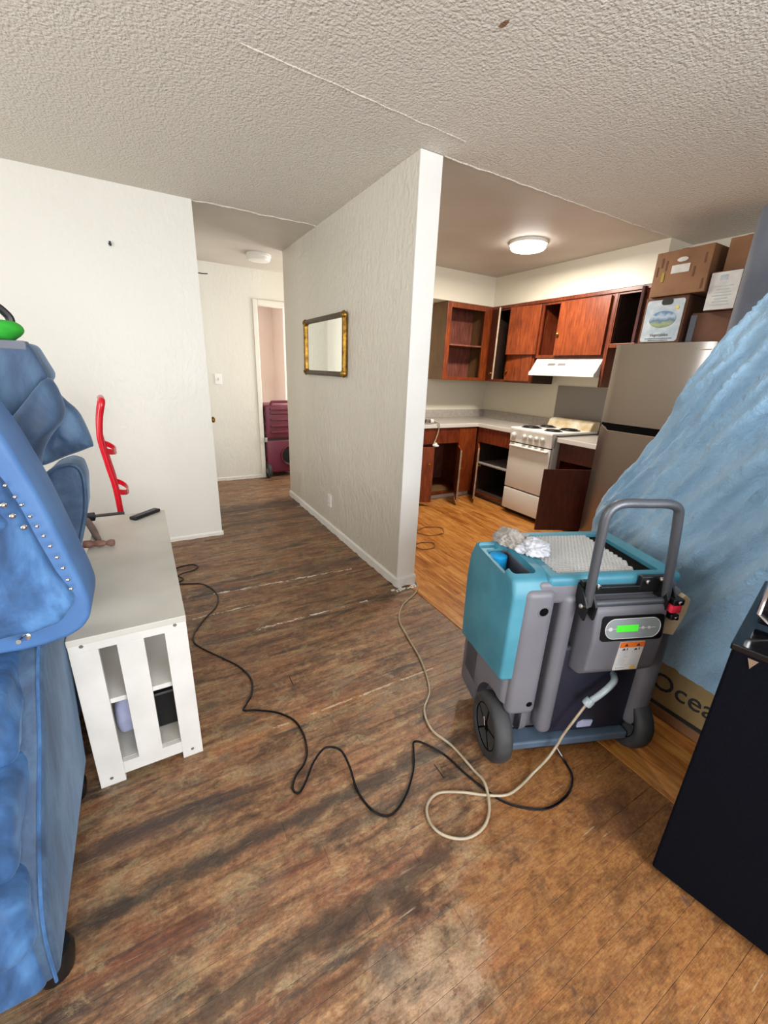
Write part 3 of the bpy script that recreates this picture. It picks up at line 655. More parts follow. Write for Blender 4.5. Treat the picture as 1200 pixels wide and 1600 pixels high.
for cx_, cy_, r in ((3.43, 2.95, .085), (3.43, 2.685, .07), (3.67, 2.95, .07), (3.67, 2.685, .085)):
    bb = part('burner', lathe(bmesh.new(), [(r+.015, .0), (r+.012, .003), (r, .002), (r*.4, -.003+.003), (0, .0)], 28, Matrix.Translation((cx_, cy_, .9105))), 'blackiron', t, True)
    P = []
    for k in range(70):
        a = k*.36; rr = r*(1-k/85); P.append((cx_+rr*math.cos(a), cy_+rr*math.sin(a), .9195))
    part('coil', tube(bmesh.new(), P, .0042, 6), 'black', bb, True)
# refrigerator
t = thing('refrigerator', 'tall brushed stainless top-freezer refrigerator with boxes on top', 'refrigerator', (3.6, 1.755, 0))
FY0, FY1, FX = 1.42, 2.09, 3.21
part('cabinet', B(FX+.07, 3.94, FY0+.005, FY1-.005, .03, 1.64, bev=.006), 'gplast', t)
part('kick_plate', B(FX+.09, 3.9, FY0+.02, FY1-.02, 0, .04), 'black', t)
def bow(z0, z1):
    yc_ = (FY0+FY1)/2; hw = (FY1-FY0)/2; P = []
    for k in range(41):
        q = -1+2*k/40; P.append((FX+.004*q*q+.020*abs(q)**7, yc_+q*hw))
    P += [(FX+.065, FY1), (FX+.065, FY0)]
    return prism(bmesh.new(), P, lambda p, q, d: Vector((p, q, d)), z0, z1)
part('freezer_door', bow(1.075, 1.655), 'steel', t, True)
ld = part('lower_door', bow(.05, 1.045), 'steel', t, True)
part('handle_recess', B(FX+.02, FX+.066, FY0+.01, FY1-.01, 1.043, 1.077), 'pit', t)
part('handle_pocket', prism(bmesh.new(), [(FY1-.035, 1.074), (FY1-.085, 1.018), (FY0+.02, 1.018), (FY0+.02, 1.074)], lambda p, q, d: Vector((d, p, q)), FX-.002, FX+.05), 'pit', ld)
part('handle_lip', tube(bmesh.new(), [(FX-.003, FY1-.03, 1.055), (FX-.004, FY1-.085, 1.017), (FX-.004, FY0+.02, 1.017)], .004, 8), 'chrome', ld, True)
b = text('badge', 'THERMO', .018, face_m((FX-.001, 1.47, 1.60), (0, -1, 0), (0, 0, 1)), 'chrome', t) if 0 else None
part('badge', B(FX-.001, FX+.001, 1.435, 1.51, 1.605, 1.611), 'chrome', t)

# boxes on the refrigerator
def carton(name, label, x0, x1, y0, y1, z0, z1, m, rz=0, grp='cartons piled on the refrigerator'):
    cx_, cy_ = (x0+x1)/2, (y0+y1)/2
    t = thing(name, label, 'box', (cx_, cy_, z0), rz, grp)
    part('body', B(x0-cx_, x1-cx_, y0-cy_, y1-cy_, 0, z1-z0, bev=.003), m, t, local=True)
    return t
t = carton('fruit_box', 'carton with a white landscape-print front panel standing on the refrigerator', 3.32, 3.72, 1.70, 1.985, 1.657, 1.968, 'cardd')
yc = (1.70+1.985)/2-.0
fx = -.2
def rrect(w_, h_, r, n=5):
    P = []
    for sx, sy, a0 in ((1, 1, 0), (-1, 1, 90), (-1, -1, 180), (1, -1, 270)):
        for k in range(n+1):
            a = math.radians(a0+90*k/n); P.append((sx*(w_/2-r)+r*math.cos(a), sy*(h_/2-r)+r*math.sin(a)))
    return P
PB = part('front_print', prism(bmesh.new(), [(p, q+.155) for p, q in rrect(.255, .275, .018)], lambda p, q, d: Vector((d, p, q)), fx-.004, fx+.001), 'labelblue', t, local=True, label='pale blue-white printed panel')
part('oval_picture', prism(bmesh.new(), [(.09*math.cos(a), .165+.055*math.sin(a)) for a in [2*math.pi*k/32 for k in range(32)]], lambda p, q, d: Vector((d, p, q)), fx-.0055, fx-.003), 'oval', PB, local=True)
part('hand_hole', prism(bmesh.new(), [(p-.01, q+.278) for p, q in rrect(.075, .04, .018)], lambda p, q, d: Vector((d, p, q)), fx-.006, fx-.003), 'black', PB, local=True)
part('sun_print', prism(bmesh.new(), [(-.085+.012*math.cos(a), .235+.012*math.sin(a)) for a in [2*math.pi*k/16 for k in range(16)]], lambda p, q, d: Vector((d, p, q)), fx-.0058, fx-.003), mat('yellow_print', 'd8c560', .7), PB, local=True)
Mi = ROOTS[t.name].inverted()
text('lettering', 'Vegetables', .030, Mi @ face_m((fx-.0045, 0, .062), (0, -1, 0), (0, 0, 1)), 'ink', PB)
b = bmesh.new()
for k, wd in enumerate((.19, .14)): box(b, fx-.0048, fx-.0035, -wd/2, wd/2, .036-.012*k, .040-.012*k)
part('small_print', b, 'ink', PB, local=True)
t = carton('cardboard_box', 'brown carton with a white shipping label, topmost beside the soffit', 3.30, 3.68, 1.61, 1.965, 1.972, 2.25, 'card')
fx = -.19
part('shipping_label', B(fx-.003, fx+.001, -.055, .06, .135, .185), 'paper', t, local=True)
part('sticker', prism(bmesh.new(), [(.035*math.cos(a)-.0, .215+.014*math.sin(a)) for a in [2*math.pi*k/20 for k in range(20)]], lambda p, q, d: Vector((d, p, q)), fx-.003, fx+.001), 'paper', t, local=True)
part('yellow_mark', B(fx-.003, fx+.001, .10, .118, .09, .15, bev=.001), mat('yellow_mark', 'a08a2c', .7), t, local=True)
for (p, q) in ((.13, .21), (.10, .19), (-.14, .20), (-.15, .05), (-.085, .13), (.155, .16)): part('print_mark', B(fx-.002, fx+.001, p-.005, p+.005, q-.03, q+.03), 'cardd', t, local=True)
part('tape_seam', B(fx+.0, .19, -.02, .02, .2785, .2795), 'cardd', t, local=True)
t = carton('cardboard_box', 'brown carton under the white-faced box on the refrigerator', 3.36, 3.72, 1.425, 1.672, 1.657, 1.85, 'cardd')
part('grey_flap', B(-.19, -.178, .085, .125, .01, .18, bev=.004), 'greycloth', t, local=True)
t = carton('cardboard_box', 'carton with a white printed face beside the grey upholstered slab', 3.32, 3.68, 1.425, 1.592, 1.852, 2.08, 'cardd')
pf = part('printed_face', B(-.184, -.179, -.083, .083, .004, .222), 'paper', t, local=True)
Mi = ROOTS[t.name].inverted()
b = bmesh.new()
for k in range(7):
    wd = .11-.02*(k % 3); box(b, -.1855, -.1838, -wd/2, wd/2, .03+.018*k, .034+.018*k)
box(b, -.1855, -.1838, -.01, .03, .175, .205); part('print_lines', b, 'labelblue', pf, local=True)
t = carton('cardboard_box', 'plain brown carton at the very top, half behind the grey slab', 3.36, 3.70, 1.36, 1.565, 2.083, 2.27, 'card', rz=.06)
part('tape_seam', B(-.172, .17, -.018, .018, .1865, .1875), 'cardd', t, local=True)

# ------------------------------------------------------------------ grey upholstered slab, blue sheet, box beneath, black cabinet
t = thing('upholstered_slab', 'tall dark grey upholstered slab standing on end behind the blue sheet', 'furniture', (2.70, .85, 0))
bm = B(2.60, 2.80, .55, 1.14, .02, 2.22, bev=.07, seg=5)
bmesh.ops.subdivide_edges(bm, edges=[e for e in bm.edges if e.calc_length() > .3], cuts=10, use_grid_fill=True)
for v in bm.verts: v.co += Vector((.012, .01, 0))*noise.noise(v.co*2.2)
part('cushion', bm, 'greycloth', t, 'all')
part('seam', tube(bmesh.new(), [(2.603, 1.02, z/20) for z in range(4, 43)], .006, 6), 'greycloth', t, True)
part('feet', B(2.62, 2.66, .62, .66, 0, .03), 'black', t)
# sheet
def interp(tb, x_):
    if x_ >= tb[0][0]: return tb[0][1]
    for (a, va), (b_, vb) in zip(tb, tb[1:]):
        if x_ >= b_: return va+(vb-va)*(a-x_)/(a-b_)
    return tb[-1][1]
ZT = [(1.345, .34), (1.33, .52), (1.30, .68), (1.262, .83), (1.21, .945), (1.10, 1.09), (.93, 1.43), (.80, 1.70), (.6, 1.88), (.2, 1.95), (-.9, 1.95)]
HX = [(1.345, 2.17), (1.2, 1.98), (.9, 1.84), (.6, 1.79), (-.9, 1.74)]
bm = bmesh.new(); NY, NT = 190, 120; G = []
for i in range(NY+1):
    s = i/NY; y = 1.345-2.1*(s**1.25); zt = interp(ZT, y); hxx = interp(HX, y); row = []
    hem = .262+.02*noise.noise(Vector((y*9, 0, 0)))+.008*noise.noise(Vector((y*40, 0, 0)))
    for j in range(NT+1):
        t_ = j/NT
        if t_ < .72:
            q = t_/.72; x_ = hxx+(2.2-hxx)*(q**1.9); z = hem+(zt-hem)*(math.sin(q*math.pi/2)**.92)
        else:
            q = (t_-.72)/.28; x_ = 2.2+.32*math.sin(q*math.pi/2); z = zt-(zt-.6)*(1-math.cos(q*math.pi/2))*.9
        c = z*.54+y*.84; al = y*.54-z*.84
        env = min(1, q*3+.25)*min(1, (1.36-y)*4) if t_ < .72 else .6*(1-q)
        f = 1.5*(.055*(1-abs(noise.noise(Vector((c*6.5, al*.8, 3)))))**4+.030*(1-abs(noise.noise(Vector((c*15+al*.9, al*1.3, 9)))))**5 + .05*noise.noise(Vector((c*3, al*1.2, 1)))+.014*(1-abs(noise.noise(Vector((c*34-al*1.5, al*3, 5)))))**3+.006*noise.noise(Vector((c*70, al*30, 5))))
        f -= .052
        row.append(bm.verts.new((x_-f*env*.9, y+f*env*.15, z+f*env*.12)))
    G.append(row)
for A, D in zip(G, G[1:]):
    for k in range(NT): bm.faces.new((A[k], A[k+1], D[k+1], D[k]))
tag(part('draped_sheet', bm, 'sheet', None, 'all'), 'crumpled light blue bed sheet draped over stacked belongings', 'sheet')
t = thing('cardboard_box', 'flattened tan carton with large printed word under the blue sheet', 'box', (2.0, .28, 0))
part('body', B(1.805, 2.45, -.2, .95, .006, .27, bev=.004), 'cardtan', t)
part('bottom_band', B(1.80, 1.806, -.2, .95, .052, .066), 'ink', t, label='dark band')
text('lettering', 'Ocean', .115, face_m((1.802, .535, .165), (0, -1, 0), (0, 0, 1)), 'ink', t, .0015)
part('bottom_flap', B(1.795, 1.806, -.2, .95, .006, .05, bev=.002), 'card', t)
t = thing('black_cabinet', 'tall black fabric-sided cabinet at the near edge with a tiny silver mark', 'cabinet', (1.154, .299, 0), math.radians(-168))
# local: +y axis runs back toward the camera side
part('body', B(-.5, 0, 0, .72, .02, .795, bev=.006), 'blackfab', t, local=True)
part('top_plate', B(-.505, .004, -.004, .72, .795, .813, bev=.004), 'glossblack', t, local=True)
part('plinth', B(-.48, -.02, .02, .7, 0, .02), 'black', t, local=True)
part('silver_mark', prism(bmesh.new(), [(.032, .79), (.052, .79), (.041, .765)], lambda p, q, d: Vector((d, p, q)), .0002, .0025), 'chrome', t, local=True)
t = thing('flat_screen', 'dark flat screen with a thin silver rim standing on the black cabinet', 'television', (1.22, .24, .813), math.radians(-168))
part('panel', B(-.10, -.075, -.05, .8, .012, .62, bev=.004), 'glossblack', t, local=True)
part('rim', tube(bmesh.new(), [(-.072, .75, .016), (-.072, -.02, .016), (-.072, -.052, .04), (-.072, -.052, .60)], .006, 8), 'chrome', t, True, True)
part('stand_foot', B(-.14, -.03, .02, .12, 0, .014, bev=.004), 'glossblack', t, local=True)

# ------------------------------------------------------------------ teal and grey portable dehumidifier
t = thing('dehumidifier', 'portable grey and teal wheeled dehumidifier with tubular handle beside kitchen floor', 'dehumidifier', (1.0, .80, 0), math.radians(-21))
L = dict(local=True)
bm = B(.03, .56, .035, .385, .105, .76, bev=.03, seg=4)
def cylx(x0, x1, cy_, cz_, r, seg=32): return lathe(bmesh.new(), [(r, 0), (r, x1-x0)], seg, axis((x0, cy_, cz_), (1, 0, 0)))
bm2 = B(-.012, .12, -.008, .385, .13, .755, bev=.035, seg=4)
SLOT = lambda: B(-.022, .060, .032, .263, .61, .9, bev=.015, seg=3)
bm2 = boolcut(bm2, [cylx(-.05, .075, .045, .125, .155), SLOT()])
bm = boolcut(bm, [SLOT()])
me = bpy.data.meshes.new('t'); bm2.to_mesh(me); bm2.free(); bm.from_mesh(me)
part('housing', bm, 'gplast', t, True, **L)
lo = bmesh.new(); box(lo, -.012, .10, .215, .39, .07, .33, bev=.02, seg=3); box(lo, .05, .56, .06, .385, .07, .14, bev=.01); part('lower_housing', lo, 'gplast', t, True, **L)
# ribbed front columns
bm = bmesh.new(); box(bm, .005, .115, -.028, .029, .235, .74, bev=.025, seg=6); box(bm, .142, .20, -.026, .07, .13, .72, bev=.026, seg=5); box(bm, .515, .60, -.03, .12, .12, .725, bev=.035, seg=5)
bm = boolcut(bm, [lathe(bmesh.new(), [(.016, 0), (.016, .0175)], 20, axis((.075, -.04, .665), (0, 1, 0))), lathe(bmesh.new(), [(.012, 0), (.012, .018)], 20, axis((.085, -.04, .285), (0, 1, 0)))])
part('front_column', bm, 'gplast', t, True, **L)
for p_, q_, r in ((.075, .665, .0155), (.085, .285, .0115)): part('hole_shade', lathe(bmesh.new(), [(r, 0), (r, .002), (0, .002)], 20, axis((p_, -.0238, q_), (0, -1, 0))), 'pit', t, **L)  # dark discs stand in for shade inside the column openings
part('hole_rim', tube(bmesh.new(), [(.075+.02*math.cos(a), -.027, .665+.02*math.sin(a)) for a in [2*math.pi*k/24 for k in range(25)]], .003, 6), 'gplast', t, True, **L)
part('front_recess', B(.19, .53, .002, .06, .10, .50, bev=.02, seg=3), 'dplast', t, True, label='recessed lower front, shade in its dark colour', **L)  # shading of the recess put into a darker plastic colour
part('upper_front', B(.05, .57, -.012, .06, .68, .765, bev=.018, seg=4), 'gplast', t, True, **L)
# control box with display
pf = [(-.075, .69), (-.088, .58), (-.082, .46), (-.045, .42), (.05, .40), (.05, .71), (-.05, .71)]
part('control_box', prism(bmesh.new(), pf, lambda p, q, d: Vector((d, p, q)), .228, .490, .012, 4), 'gplast', t, True, **L)
Mc = face_m((.362, -.0845, .628), (1, 0, 0), (0, .118, 1))
dp = part('display_bezel', prism(bmesh.new(), rrect(.225, .088, .012), lambda p, q, d: Mc @ Vector((p, q, d)), -.003, .003), 'black', t, **L)
part('display_plate', prism(bmesh.new(), rrect(.20, .070, .0335, 8), lambda p, q, d: Mc @ Vector((p, q, d)), .002, .0045), mat('display_grey', '8d979b', .35), dp, **L)
P = [Mc @ Vector((p, q, .0045)) for p, q in rrect(.20, .070, .0335, 8)]; P.append(P[0]); part('display_outline', tube(bmesh.new(), P, .0012, 5), 'paper', dp, **L)
part('screen', prism(bmesh.new(), [(-.06, -.011), (.018, -.011), (.018, .012), (-.06, .012)], lambda p, q, d: Mc @ Vector((p, q, d)), .004, .0058), 'lcd', dp, label='green lit display', **L)
b = bmesh.new()
for p, r in ((-.082, .007), (.036, .005), (.058, .005)): b = bmesh.new(); lathe(b, [(r, 0), (r, .001), (0, .0012)], 14, Mc @ Matrix.Translation((p, 0, .0045))); part('button', b, 'paper', dp, **L)
b = bmesh.new(); box(b, -.098, -.06, -.0008, .0008, .0045, .0052, mtx=Mc); box(b, .018, .082, -.0008, .0008, .0045, .0052, mtx=Mc)
part('line_print', b, 'paper', dp, **L)
Ml = face_m((.375, -.0865, .518), (1, 0, -.0), (0, -.05, 1))
lb = part('warning_label', prism(bmesh.new(), [(-.045, -.058), (.045, -.058), (.045, .058), (-.045, .058)], lambda p, q, d: Ml @ Vector((p, q, d)), -.002, .0015), 'paper', t, **L)
part('orange_header', prism(bmesh.new(), [(-.045, .037), (.045, .037), (.045, .058), (-.045, .058)], lambda p, q, d: Ml @ Vector((p, q, d)), .001, .002), 'orange', lb, **L)
b = bmesh.new()
for px_ in (-.022, .022): prism(b, [(px_-.007, .042), (px_+.007, .042), (px_, .053)], lambda p, q, d: Ml @ Vector((p, q, d)), .0015, .0025)
for px_ in (-.022, .022): prism(b, [(px_-.012, .025), (px_+.002, .025), (px_-.004, .034)], lambda p, q, d: Ml @ Vector((p, q, d)), .001, .0022); box(b, px_+.006, px_+.009, .025, .034, .001, .0022, mtx=Ml)
part('warning_symbol', b, 'ink', lb, **L)
b = bmesh.new()
for s_ in (-.022, .022):
    for k in range(9): box(b, s_-.018+(k % 2)*.003, s_+.016-(k % 3)*.004, .018-.0062*k, .0195-.0062*k, .001, .002, mtx=Ml)
box(b, -.043, .043, -.0385, -.0375, .001, .002, mtx=Ml); box(b, -.038, -.005, -.05, -.047, .001, .002, mtx=Ml)
part('small_print', b, 'labelblue', lb, **L)
part('seal', lathe(bmesh.new(), [(.010, 0), (.010, .001), (0, .0012)], 18, Ml @ Matrix.Translation((.026, -.0485, .0012))), mat('seal_yellow', 'd9b46a', .6), lb, **L)
# tank (teal) with pour slot
pf = [(-.015, .385), (.375, .31), (.388, .60), (.375, .70), (.335, .765), (.28, .785), (.05, .785), (.0, .77), (-.018, .72)]
tk = prism(bmesh.new(), pf, lambda p, q, d: Vector((d, p, q)), -.036, .105, .014, 4)
tk = boolcut(tk, [B(-.024, .062, .03, .265, .60, .9, bev=.015, seg=3), B(-.05, .03, .06, .30, .762, .9, bev=.01)])
tank = part('tank', tk, 'teal', t, True, label='teal side tank', **L)
part('tank_inlet', lathe(bmesh.new(), [(.034, 0), (.034, .085), (.026, .09), (0, .09)], 24, axis((.018, .235, .665), (0, 0, 1))), 'tealb', tank, True, label='bright blue piece inside slot', **L)
tp = B(.085, .575, -.012, .392, .738, .782, bev=.016, seg=4)
tp = boolcut(tp, [B(.125, .505, .02, .352, .765, .9)])
top = part('top_cover', tp, 'teal', t, True, label='teal top cover', **L)
part('filter_frame', B(.126, .504, .021, .351, .762, .767), 'pit', top, **L)
# honeycomb grille
hc = bmesh.new(); rr = .0078; dxh = rr*1.78; dyh = rr*1.55; y = .03; k = 0
while y < .345:
    x_ = .135+(dxh/2 if k % 2 else 0)
    while x_ < .445-(max(0, .12-y)*.25):
        A = [hc.verts.new((x_+rr*math.cos(math.radians(60*q+30)), y+rr*math.sin(math.radians(60*q+30)), .776)) for q in range(6)]
        D = [hc.verts.new((x_+rr*.74*math.cos(math.radians(60*q+30)), y+rr*.74*math.sin(math.radians(60*q+30)), .7775)) for q in range(6)]
        E_ = [hc.verts.new((x_+rr*.7*math.cos(math.radians(60*q+30)), y+rr*.7*math.sin(math.radians(60*q+30)), .768)) for q in range(6)]
        for q in range(6): hc.faces.new((A[q], A[(q+1) % 6], D[(q+1) % 6], D[q])); hc.faces.new((D[q], D[(q+1) % 6], E_[(q+1) % 6], E_[q]))
        x_ += dxh
    y += dyh; k += 1
part('honeycomb_grille', hc, 'silvermesh', top, kind='stuff', label='silvery honeycomb intake grille', **L)
# wheels, axle plate
def wheel(x0, name='wheel'):
    o = part(name, lathe(bmesh.new(), [(.085, .006), (.09, 0), (.108, -.004), (.121, .006), (.126, .02), (.126, .045), (.12, .058), (.105, .066), (.085, .06), (.082, .05)], 48, axis((x0, .045, .126), (1, 0, 0))), 'rubber', t, 'all', **L)
    hbm = bmesh.new(); lathe(hbm, [(.088, .008), (.084, .002), (.078, .018), (.03, .022), (.026, .008), (.016, .004), (0, .004)], 40, axis((x0, .045, .126), (1, 0, 0)))
    lathe(hbm, [(.087, .05), (0, .05)], 32, axis((x0, .045, .126), (1, 0, 0)))
    for q in range(5):
        a = 2*math.pi*q/5+.4; d = Vector((0, math.cos(a), math.sin(a))); c = Vector((x0+.012, .045, .126)); tube(hbm, [c+d*.02, c+d*.083], .008, 6)
    hb_ = part('hub', hbm, 'pit', o, True, **L)
    part('axle_clip', tube(bmesh.new(), [(x0, .045, .13), (x0-.002, .055, .165)], .0025, 6), 'chrome', hb_, **L)
wheel(-.035); wheel(.53)
part('axle_frame', B(.045, .53, -.022, .05, .066, .098, bev=.006), mat('painted_axle_plate', '5f7388', .45, .3, c2='556678', ns=10), t, label='blue-grey axle plate', **L)
part('axle_foot', B(.12, .42, .0, .06, .035, .068, bev=.006), 'dplast', t, **L)
part('rear_foot', B(.05, .10, .30, .37, 0.0, .08, bev=.01), 'black', t, **L); part('rear_foot', B(.45, .50, .30, .37, 0.0, .08, bev=.01), 'black', t, **L)
part('tape_patch', prism(bmesh.new(), [(.318, .128), (.375, .128), (.38, .155), (.34, .158), (.322, .148)], lambda p, q, d: Vector((p, d, q)), -.004, .003), 'pale', t, label='scrap of pale tape', **L)
# handle
HP = [(.208, -.05, .70), (.196, -.062, .80), (.180, -.078, .95), (.176, -.083, 1.0), (.183, -.086, 1.035), (.215, -.088, 1.056), (.30, -.088, 1.056), (.37, -.088, 1.054), (.408, -.085, 1.038), (.422, -.081, 1.0), (.438, -.075, .93), (.47, -.06, .80), (.492, -.05, .70)]
hd = part('handle', tube(bmesh.new(), HP, .0142, 12, 5), 'hammertone', t, True, **L)
part('cross_tube', tube(bmesh.new(), [(.225, -.055, .706), (.485, -.055, .706)], .0125, 12), 'hammertone', hd, True, **L)
b = bmesh.new()
box(b, .19, .50, -.032, -.016, .725, .752, bev=.003); box(b, .19, .24, -.034, -.014, .725, .775, bev=.004); box(b, .40, .51, -.034, -.014, .73, .785, bev=.004)
part('bracket_plate', b, 'black', t, **L)
for xs in (.19, .222):
    b = prism(bmesh.new(), [(-.015, .765), (-.045, .75), (-.078, .705), (-.072, .655), (-.045, .665), (-.015, .72)], lambda p, q, d: Vector((d, p, q)), xs-.005, xs+.003, .001)
    part('hinge_bracket', b, 'black', t, **L)
for xs in (.478, .508):
    b = prism(bmesh.new(), [(-.015, .765), (-.04, .77), (-.078, .72), (-.075, .675), (-.05, .66), (-.015, .71)], lambda p, q, d: Vector((d, p, q)), xs-.004, xs+.003, .001)
    part('hinge_bracket', b, 'black', t, **L)
for p in ((.184, -.055, .70), (.205, -.038, .755), (.245, -.036, .757), (.42, -.036, .768), (.47, -.036, .775)):
    part('bolt', lathe(bmesh.new(), [(.0085, 0), (.008, .005), (.004, .009), (0, .009)], 10, axis(p, (0, -1, .2) if p[0] > .19 else (-1, -.3, .2))), 'chrome', t, True, **L)
part('red_catch', B(.492, .53, -.085, -.05, .672, .70, bev=.005), 'redc', t, True, label='red plastic catch', **L)
for z in (.712, .655): part('bolt', lathe(bmesh.new(), [(.007, 0), (.006, .005), (0, .006)], 10, axis((.515, -.086, z), (0, -1, 0))), 'chrome', t, True, **L)
b = B(.50, .53, -.084, -.05, .645, .665, bev=.004); box(b, .495, .535, -.084, -.05, .70, .722, bev=.004); part('catch_plate', b, 'black', t, **L)
part('tan_panel', prism(bmesh.new(), [(.50, .655), (.49, .578), (.565, .56), (.592, .65), (.592, .70), (.568, .718), (.54, .69)], lambda p, q, d: Vector((p, d, q)), -.05, -.03, .002), 'tan', t, label='bare tan board panel', **L)
# clear drain stub on the machine face, then hose on the floor
hs = part('outlet_hose', tube(bmesh.new(), [(.41, -.01, .375), (.38, -.05, .376), (.33, -.06, .335), (.295, -.055, .30)], .0115, 10, 6), 'clearg', t, True, label='clear grey outlet tube', **L)
part('hose_clamp', lathe(bmesh.new(), [(.015, -.014), (.017, -.008), (.017, .008), (.015, .014)], 14, axis((.295, -.055, .30), (-.6, 0, -.8))), 'clearg', hs, True, **L)
t2 = t
def w2(u, v, z):
    a = math.radians(-21); return (1.0+u*math.cos(a)-v*math.sin(a), .80+u*math.sin(a)+v*math.cos(a), z)
hp = [w2(.29, -.056, .295), w2(.255, -.06, .235), w2(.22, -.06, .16), w2(.205, -.062, .12), w2(.17, -.07, .065), (1.09, .685, .014), (1.0, .672, .008), (.935, .672, .009), (.87, .705, .010), (.80, .755, .009), (.725, .79, .008), (.665, .768, .008), (.645, .715, .008), (.665, .665, .008), (.72, .628, .008), (.79, .628, .008), (.85, .665, .008), (.893, .735, .018), (.898, .80, .009), (.893, .92, .008), (.868, 1.02, .008), (.90, 1.12, .008), (.985, 1.20, .008), (1.045, 1.32, .008), (1.085, 1.44, .008), (1.12, 1.60, .008), (1.165, 1.76, .008), (1.27, 1.885, .008), (1.40, 1.96, .008), (1.47, 2.02, .011), (1.51, 2.12, .011), (1.53, 2.4, .011), (1.56, 2.7, .011)]
tag(part('drain_hose', tube(bmesh.new(), hp, .0048, 10, 8), 'clear', None, True), 'clear tan drain hose looping from the dehumidifier to the kitchen', 'hose')
# power cord
pc = [(1.232, .735, .06), (1.235, .70, .03), (1.237, .665, .006), (1.205, .607, .005), (1.13, .572, .005), (1.03, .572, .005), (.955, .615, .005), (.90, .682, .006), (.865, .80, .005), (.845, .90, .005), (.80, .985, .006), (.770, 1.005, .007), (.748, .975, .006), (.70, .905, .005), (.62, .835, .005), (.545, .805, .005), (.50, .845, .005), (.485, .93, .005), (.495, 1.02, .02), (.487, 1.085, .035), (.44, 1.115, .04), (.385, 1.09, .028), (.335, 1.04, .012), (.302, 1.018, .005), (.290, 1.045, .005), (.315, 1.085, .006), (.355, 1.115, .007), (.385, 1.165, .005), (.398, 1.25, .005), (.385, 1.33, .005), (.335, 1.40, .005), (.265, 1.45, .005), (.215, 1.475, .006), (.232, 1.505, .005), (.268, 1.56, .005), (.285, 1.65, .005), (.255, 1.76, .005), (.19, 1.87, .005), (.12, 1.98, .005), (.085, 2.06, .005), (.095, 2.14, .005), (.16, 2.26, .005), (.235, 2.36, .005), (.268, 2.48, .005), (.25, 2.61, .005), (.20, 2.70, .005), (.12, 2.74, .005), (.05, 2.78, .006), (.06, 2.86, .01), (.11, 2.90, .012), (.17, 2.93, .005), (.21, 2.98, .005), (.18, 3.03, .005), (.10, 3.03, .005), (.04, 2.98, .005), (.06, 2.90, .005), (.10, 2.82, .006), (.03, 2.78, .005), (-.05, 2.82, .005), (-.2, 2.9, .005)]
tag(part('power_cord', tube(bmesh.new(), pc, .0042, 8, 8), 'glossblack', None, True), 'long black power cord winding across the worn floor to the white cabinet', 'cord')
# rag
t = thing('cleaning_rag', 'crumpled grey and white rag lying on top of the dehumidifier', 'cloth', w2(.10, .24, .79))
def lump(cx_, cy_, cz_, rx, ry, rz_, seed, m, name):
    b = bmesh.new(); bmesh.ops.create_icosphere(b, subdivisions=5, radius=1)
    for v in b.verts:
        d = v.co.normalized(); q = Vector((d.x*1.6+seed, d.y*1.6, d.z*1.6)); n_ = noise.noise(q)
        rg = (1-abs(noise.noise(q*2.2+Vector((n_, 0, 0)))))**2
        s = .72+.30*n_+.42*rg*.6+.10*noise.noise(q*6)
        v.co = Vector((cx_+d.x*rx*s, cy_+d.y*ry*s, max(cz_+d.z*rz_*s, cz_-rz_*.35)))
    part(name, b, m, t, 'all')
a_ = w2(.075, .255, .80); lump(a_[0], a_[1], .806, .062, .070, .045, 1.3, 'ragc', 'grey_cloth')
a_ = w2(.125, .185, .80); lump(a_[0], a_[1], .800, .066, .062, .036, 8.1, 'ragw', 'white_cloth')
# thin wires on the kitchen floor
for k, (cx_, cy_, r, lb_) in enumerate(((2.19, 2.86, .13, 'thin wire coil on the orange laminate, the farther of two'), (1.94, 2.60, .09, 'thin wire coil on the orange laminate beside the partition end'))):
    P = [(cx_+r*(1+.04*q/10)*math.cos(q*.42)+.01*math.sin(q*1.7), cy_+r*.8*math.sin(q*.42+.1*math.sin(q)), .0065+.0002*q) for q in range(28)]
    tag(part('wire_coil', tube(bmesh.new(), P, .0022, 6, 3), mat('dull_wire', '6f4a30', .5), None, True), lb_, 'wire', 'wire coils on the kitchen floor')

# ------------------------------------------------------------------ maroon machine in the doorway
t = thing('dehumidifier', 'maroon stacked wheeled drying machine in the doorway at the hall end', 'dehumidifier', (1.6, 5.6, 0))
X0, X1, Y0, Y1 = 1.345, 1.80, 5.36, 5.85
part('lower_shell', B(X0, X1, Y0, Y1, .06, .49, bev=.02, seg=3), 'maroon', t, True)
part('upper_shell', B(X0, X1, Y0+.005, Y1, .505, .93, bev=.025, seg=3), 'maroon', t, True)
part('joint_band', B(X0+.006, X1-.006, Y0+.01, Y1-.01, .48, .515), 'black', t)
for z in (.58, .66, .74, .82, .87): part('rib', B(X0+.06, X1-.06, Y0-.012, Y0+.02, z, z+.028, bev=.006), 'maroon', t)
for z in (.15, .27, .39, .56, .68, .80): part('side_lug', B(X0-.012, X0+.03, Y0+.03, Y0+.09, z, z+.05, bev=.005), 'dplast', t)
part('fan_outlet', lathe(bmesh.new(), [(.13, 0), (.135, .012), (.12, .016), (.11, .003), (0, .002)], 32, axis((1.66, Y0-.001, .28), (0, -1, 0))), 'black', t, True)
part('fan_ring', tube(bmesh.new(), [(1.66+.128*math.cos(a), Y0-.01, .28+.128*math.sin(a)) for a in [2*math.pi*k/32 for k in range(33)]], .009, 8), 'maroon', t, True)
part('latch', B(X0-.02, X0+.01, Y0-.02, Y0+.02, .47, .53, bev=.005), 'chrome', t)
part('top_handle', tube(bmesh.new(), [(X0+.08, Y0+.03, .92), (X0+.09, Y0+.02, .965), (X0+.14, Y0+.02, .975), (X1, Y0+.02, .975)], .016, 10, 4), 'maroon', t, True)
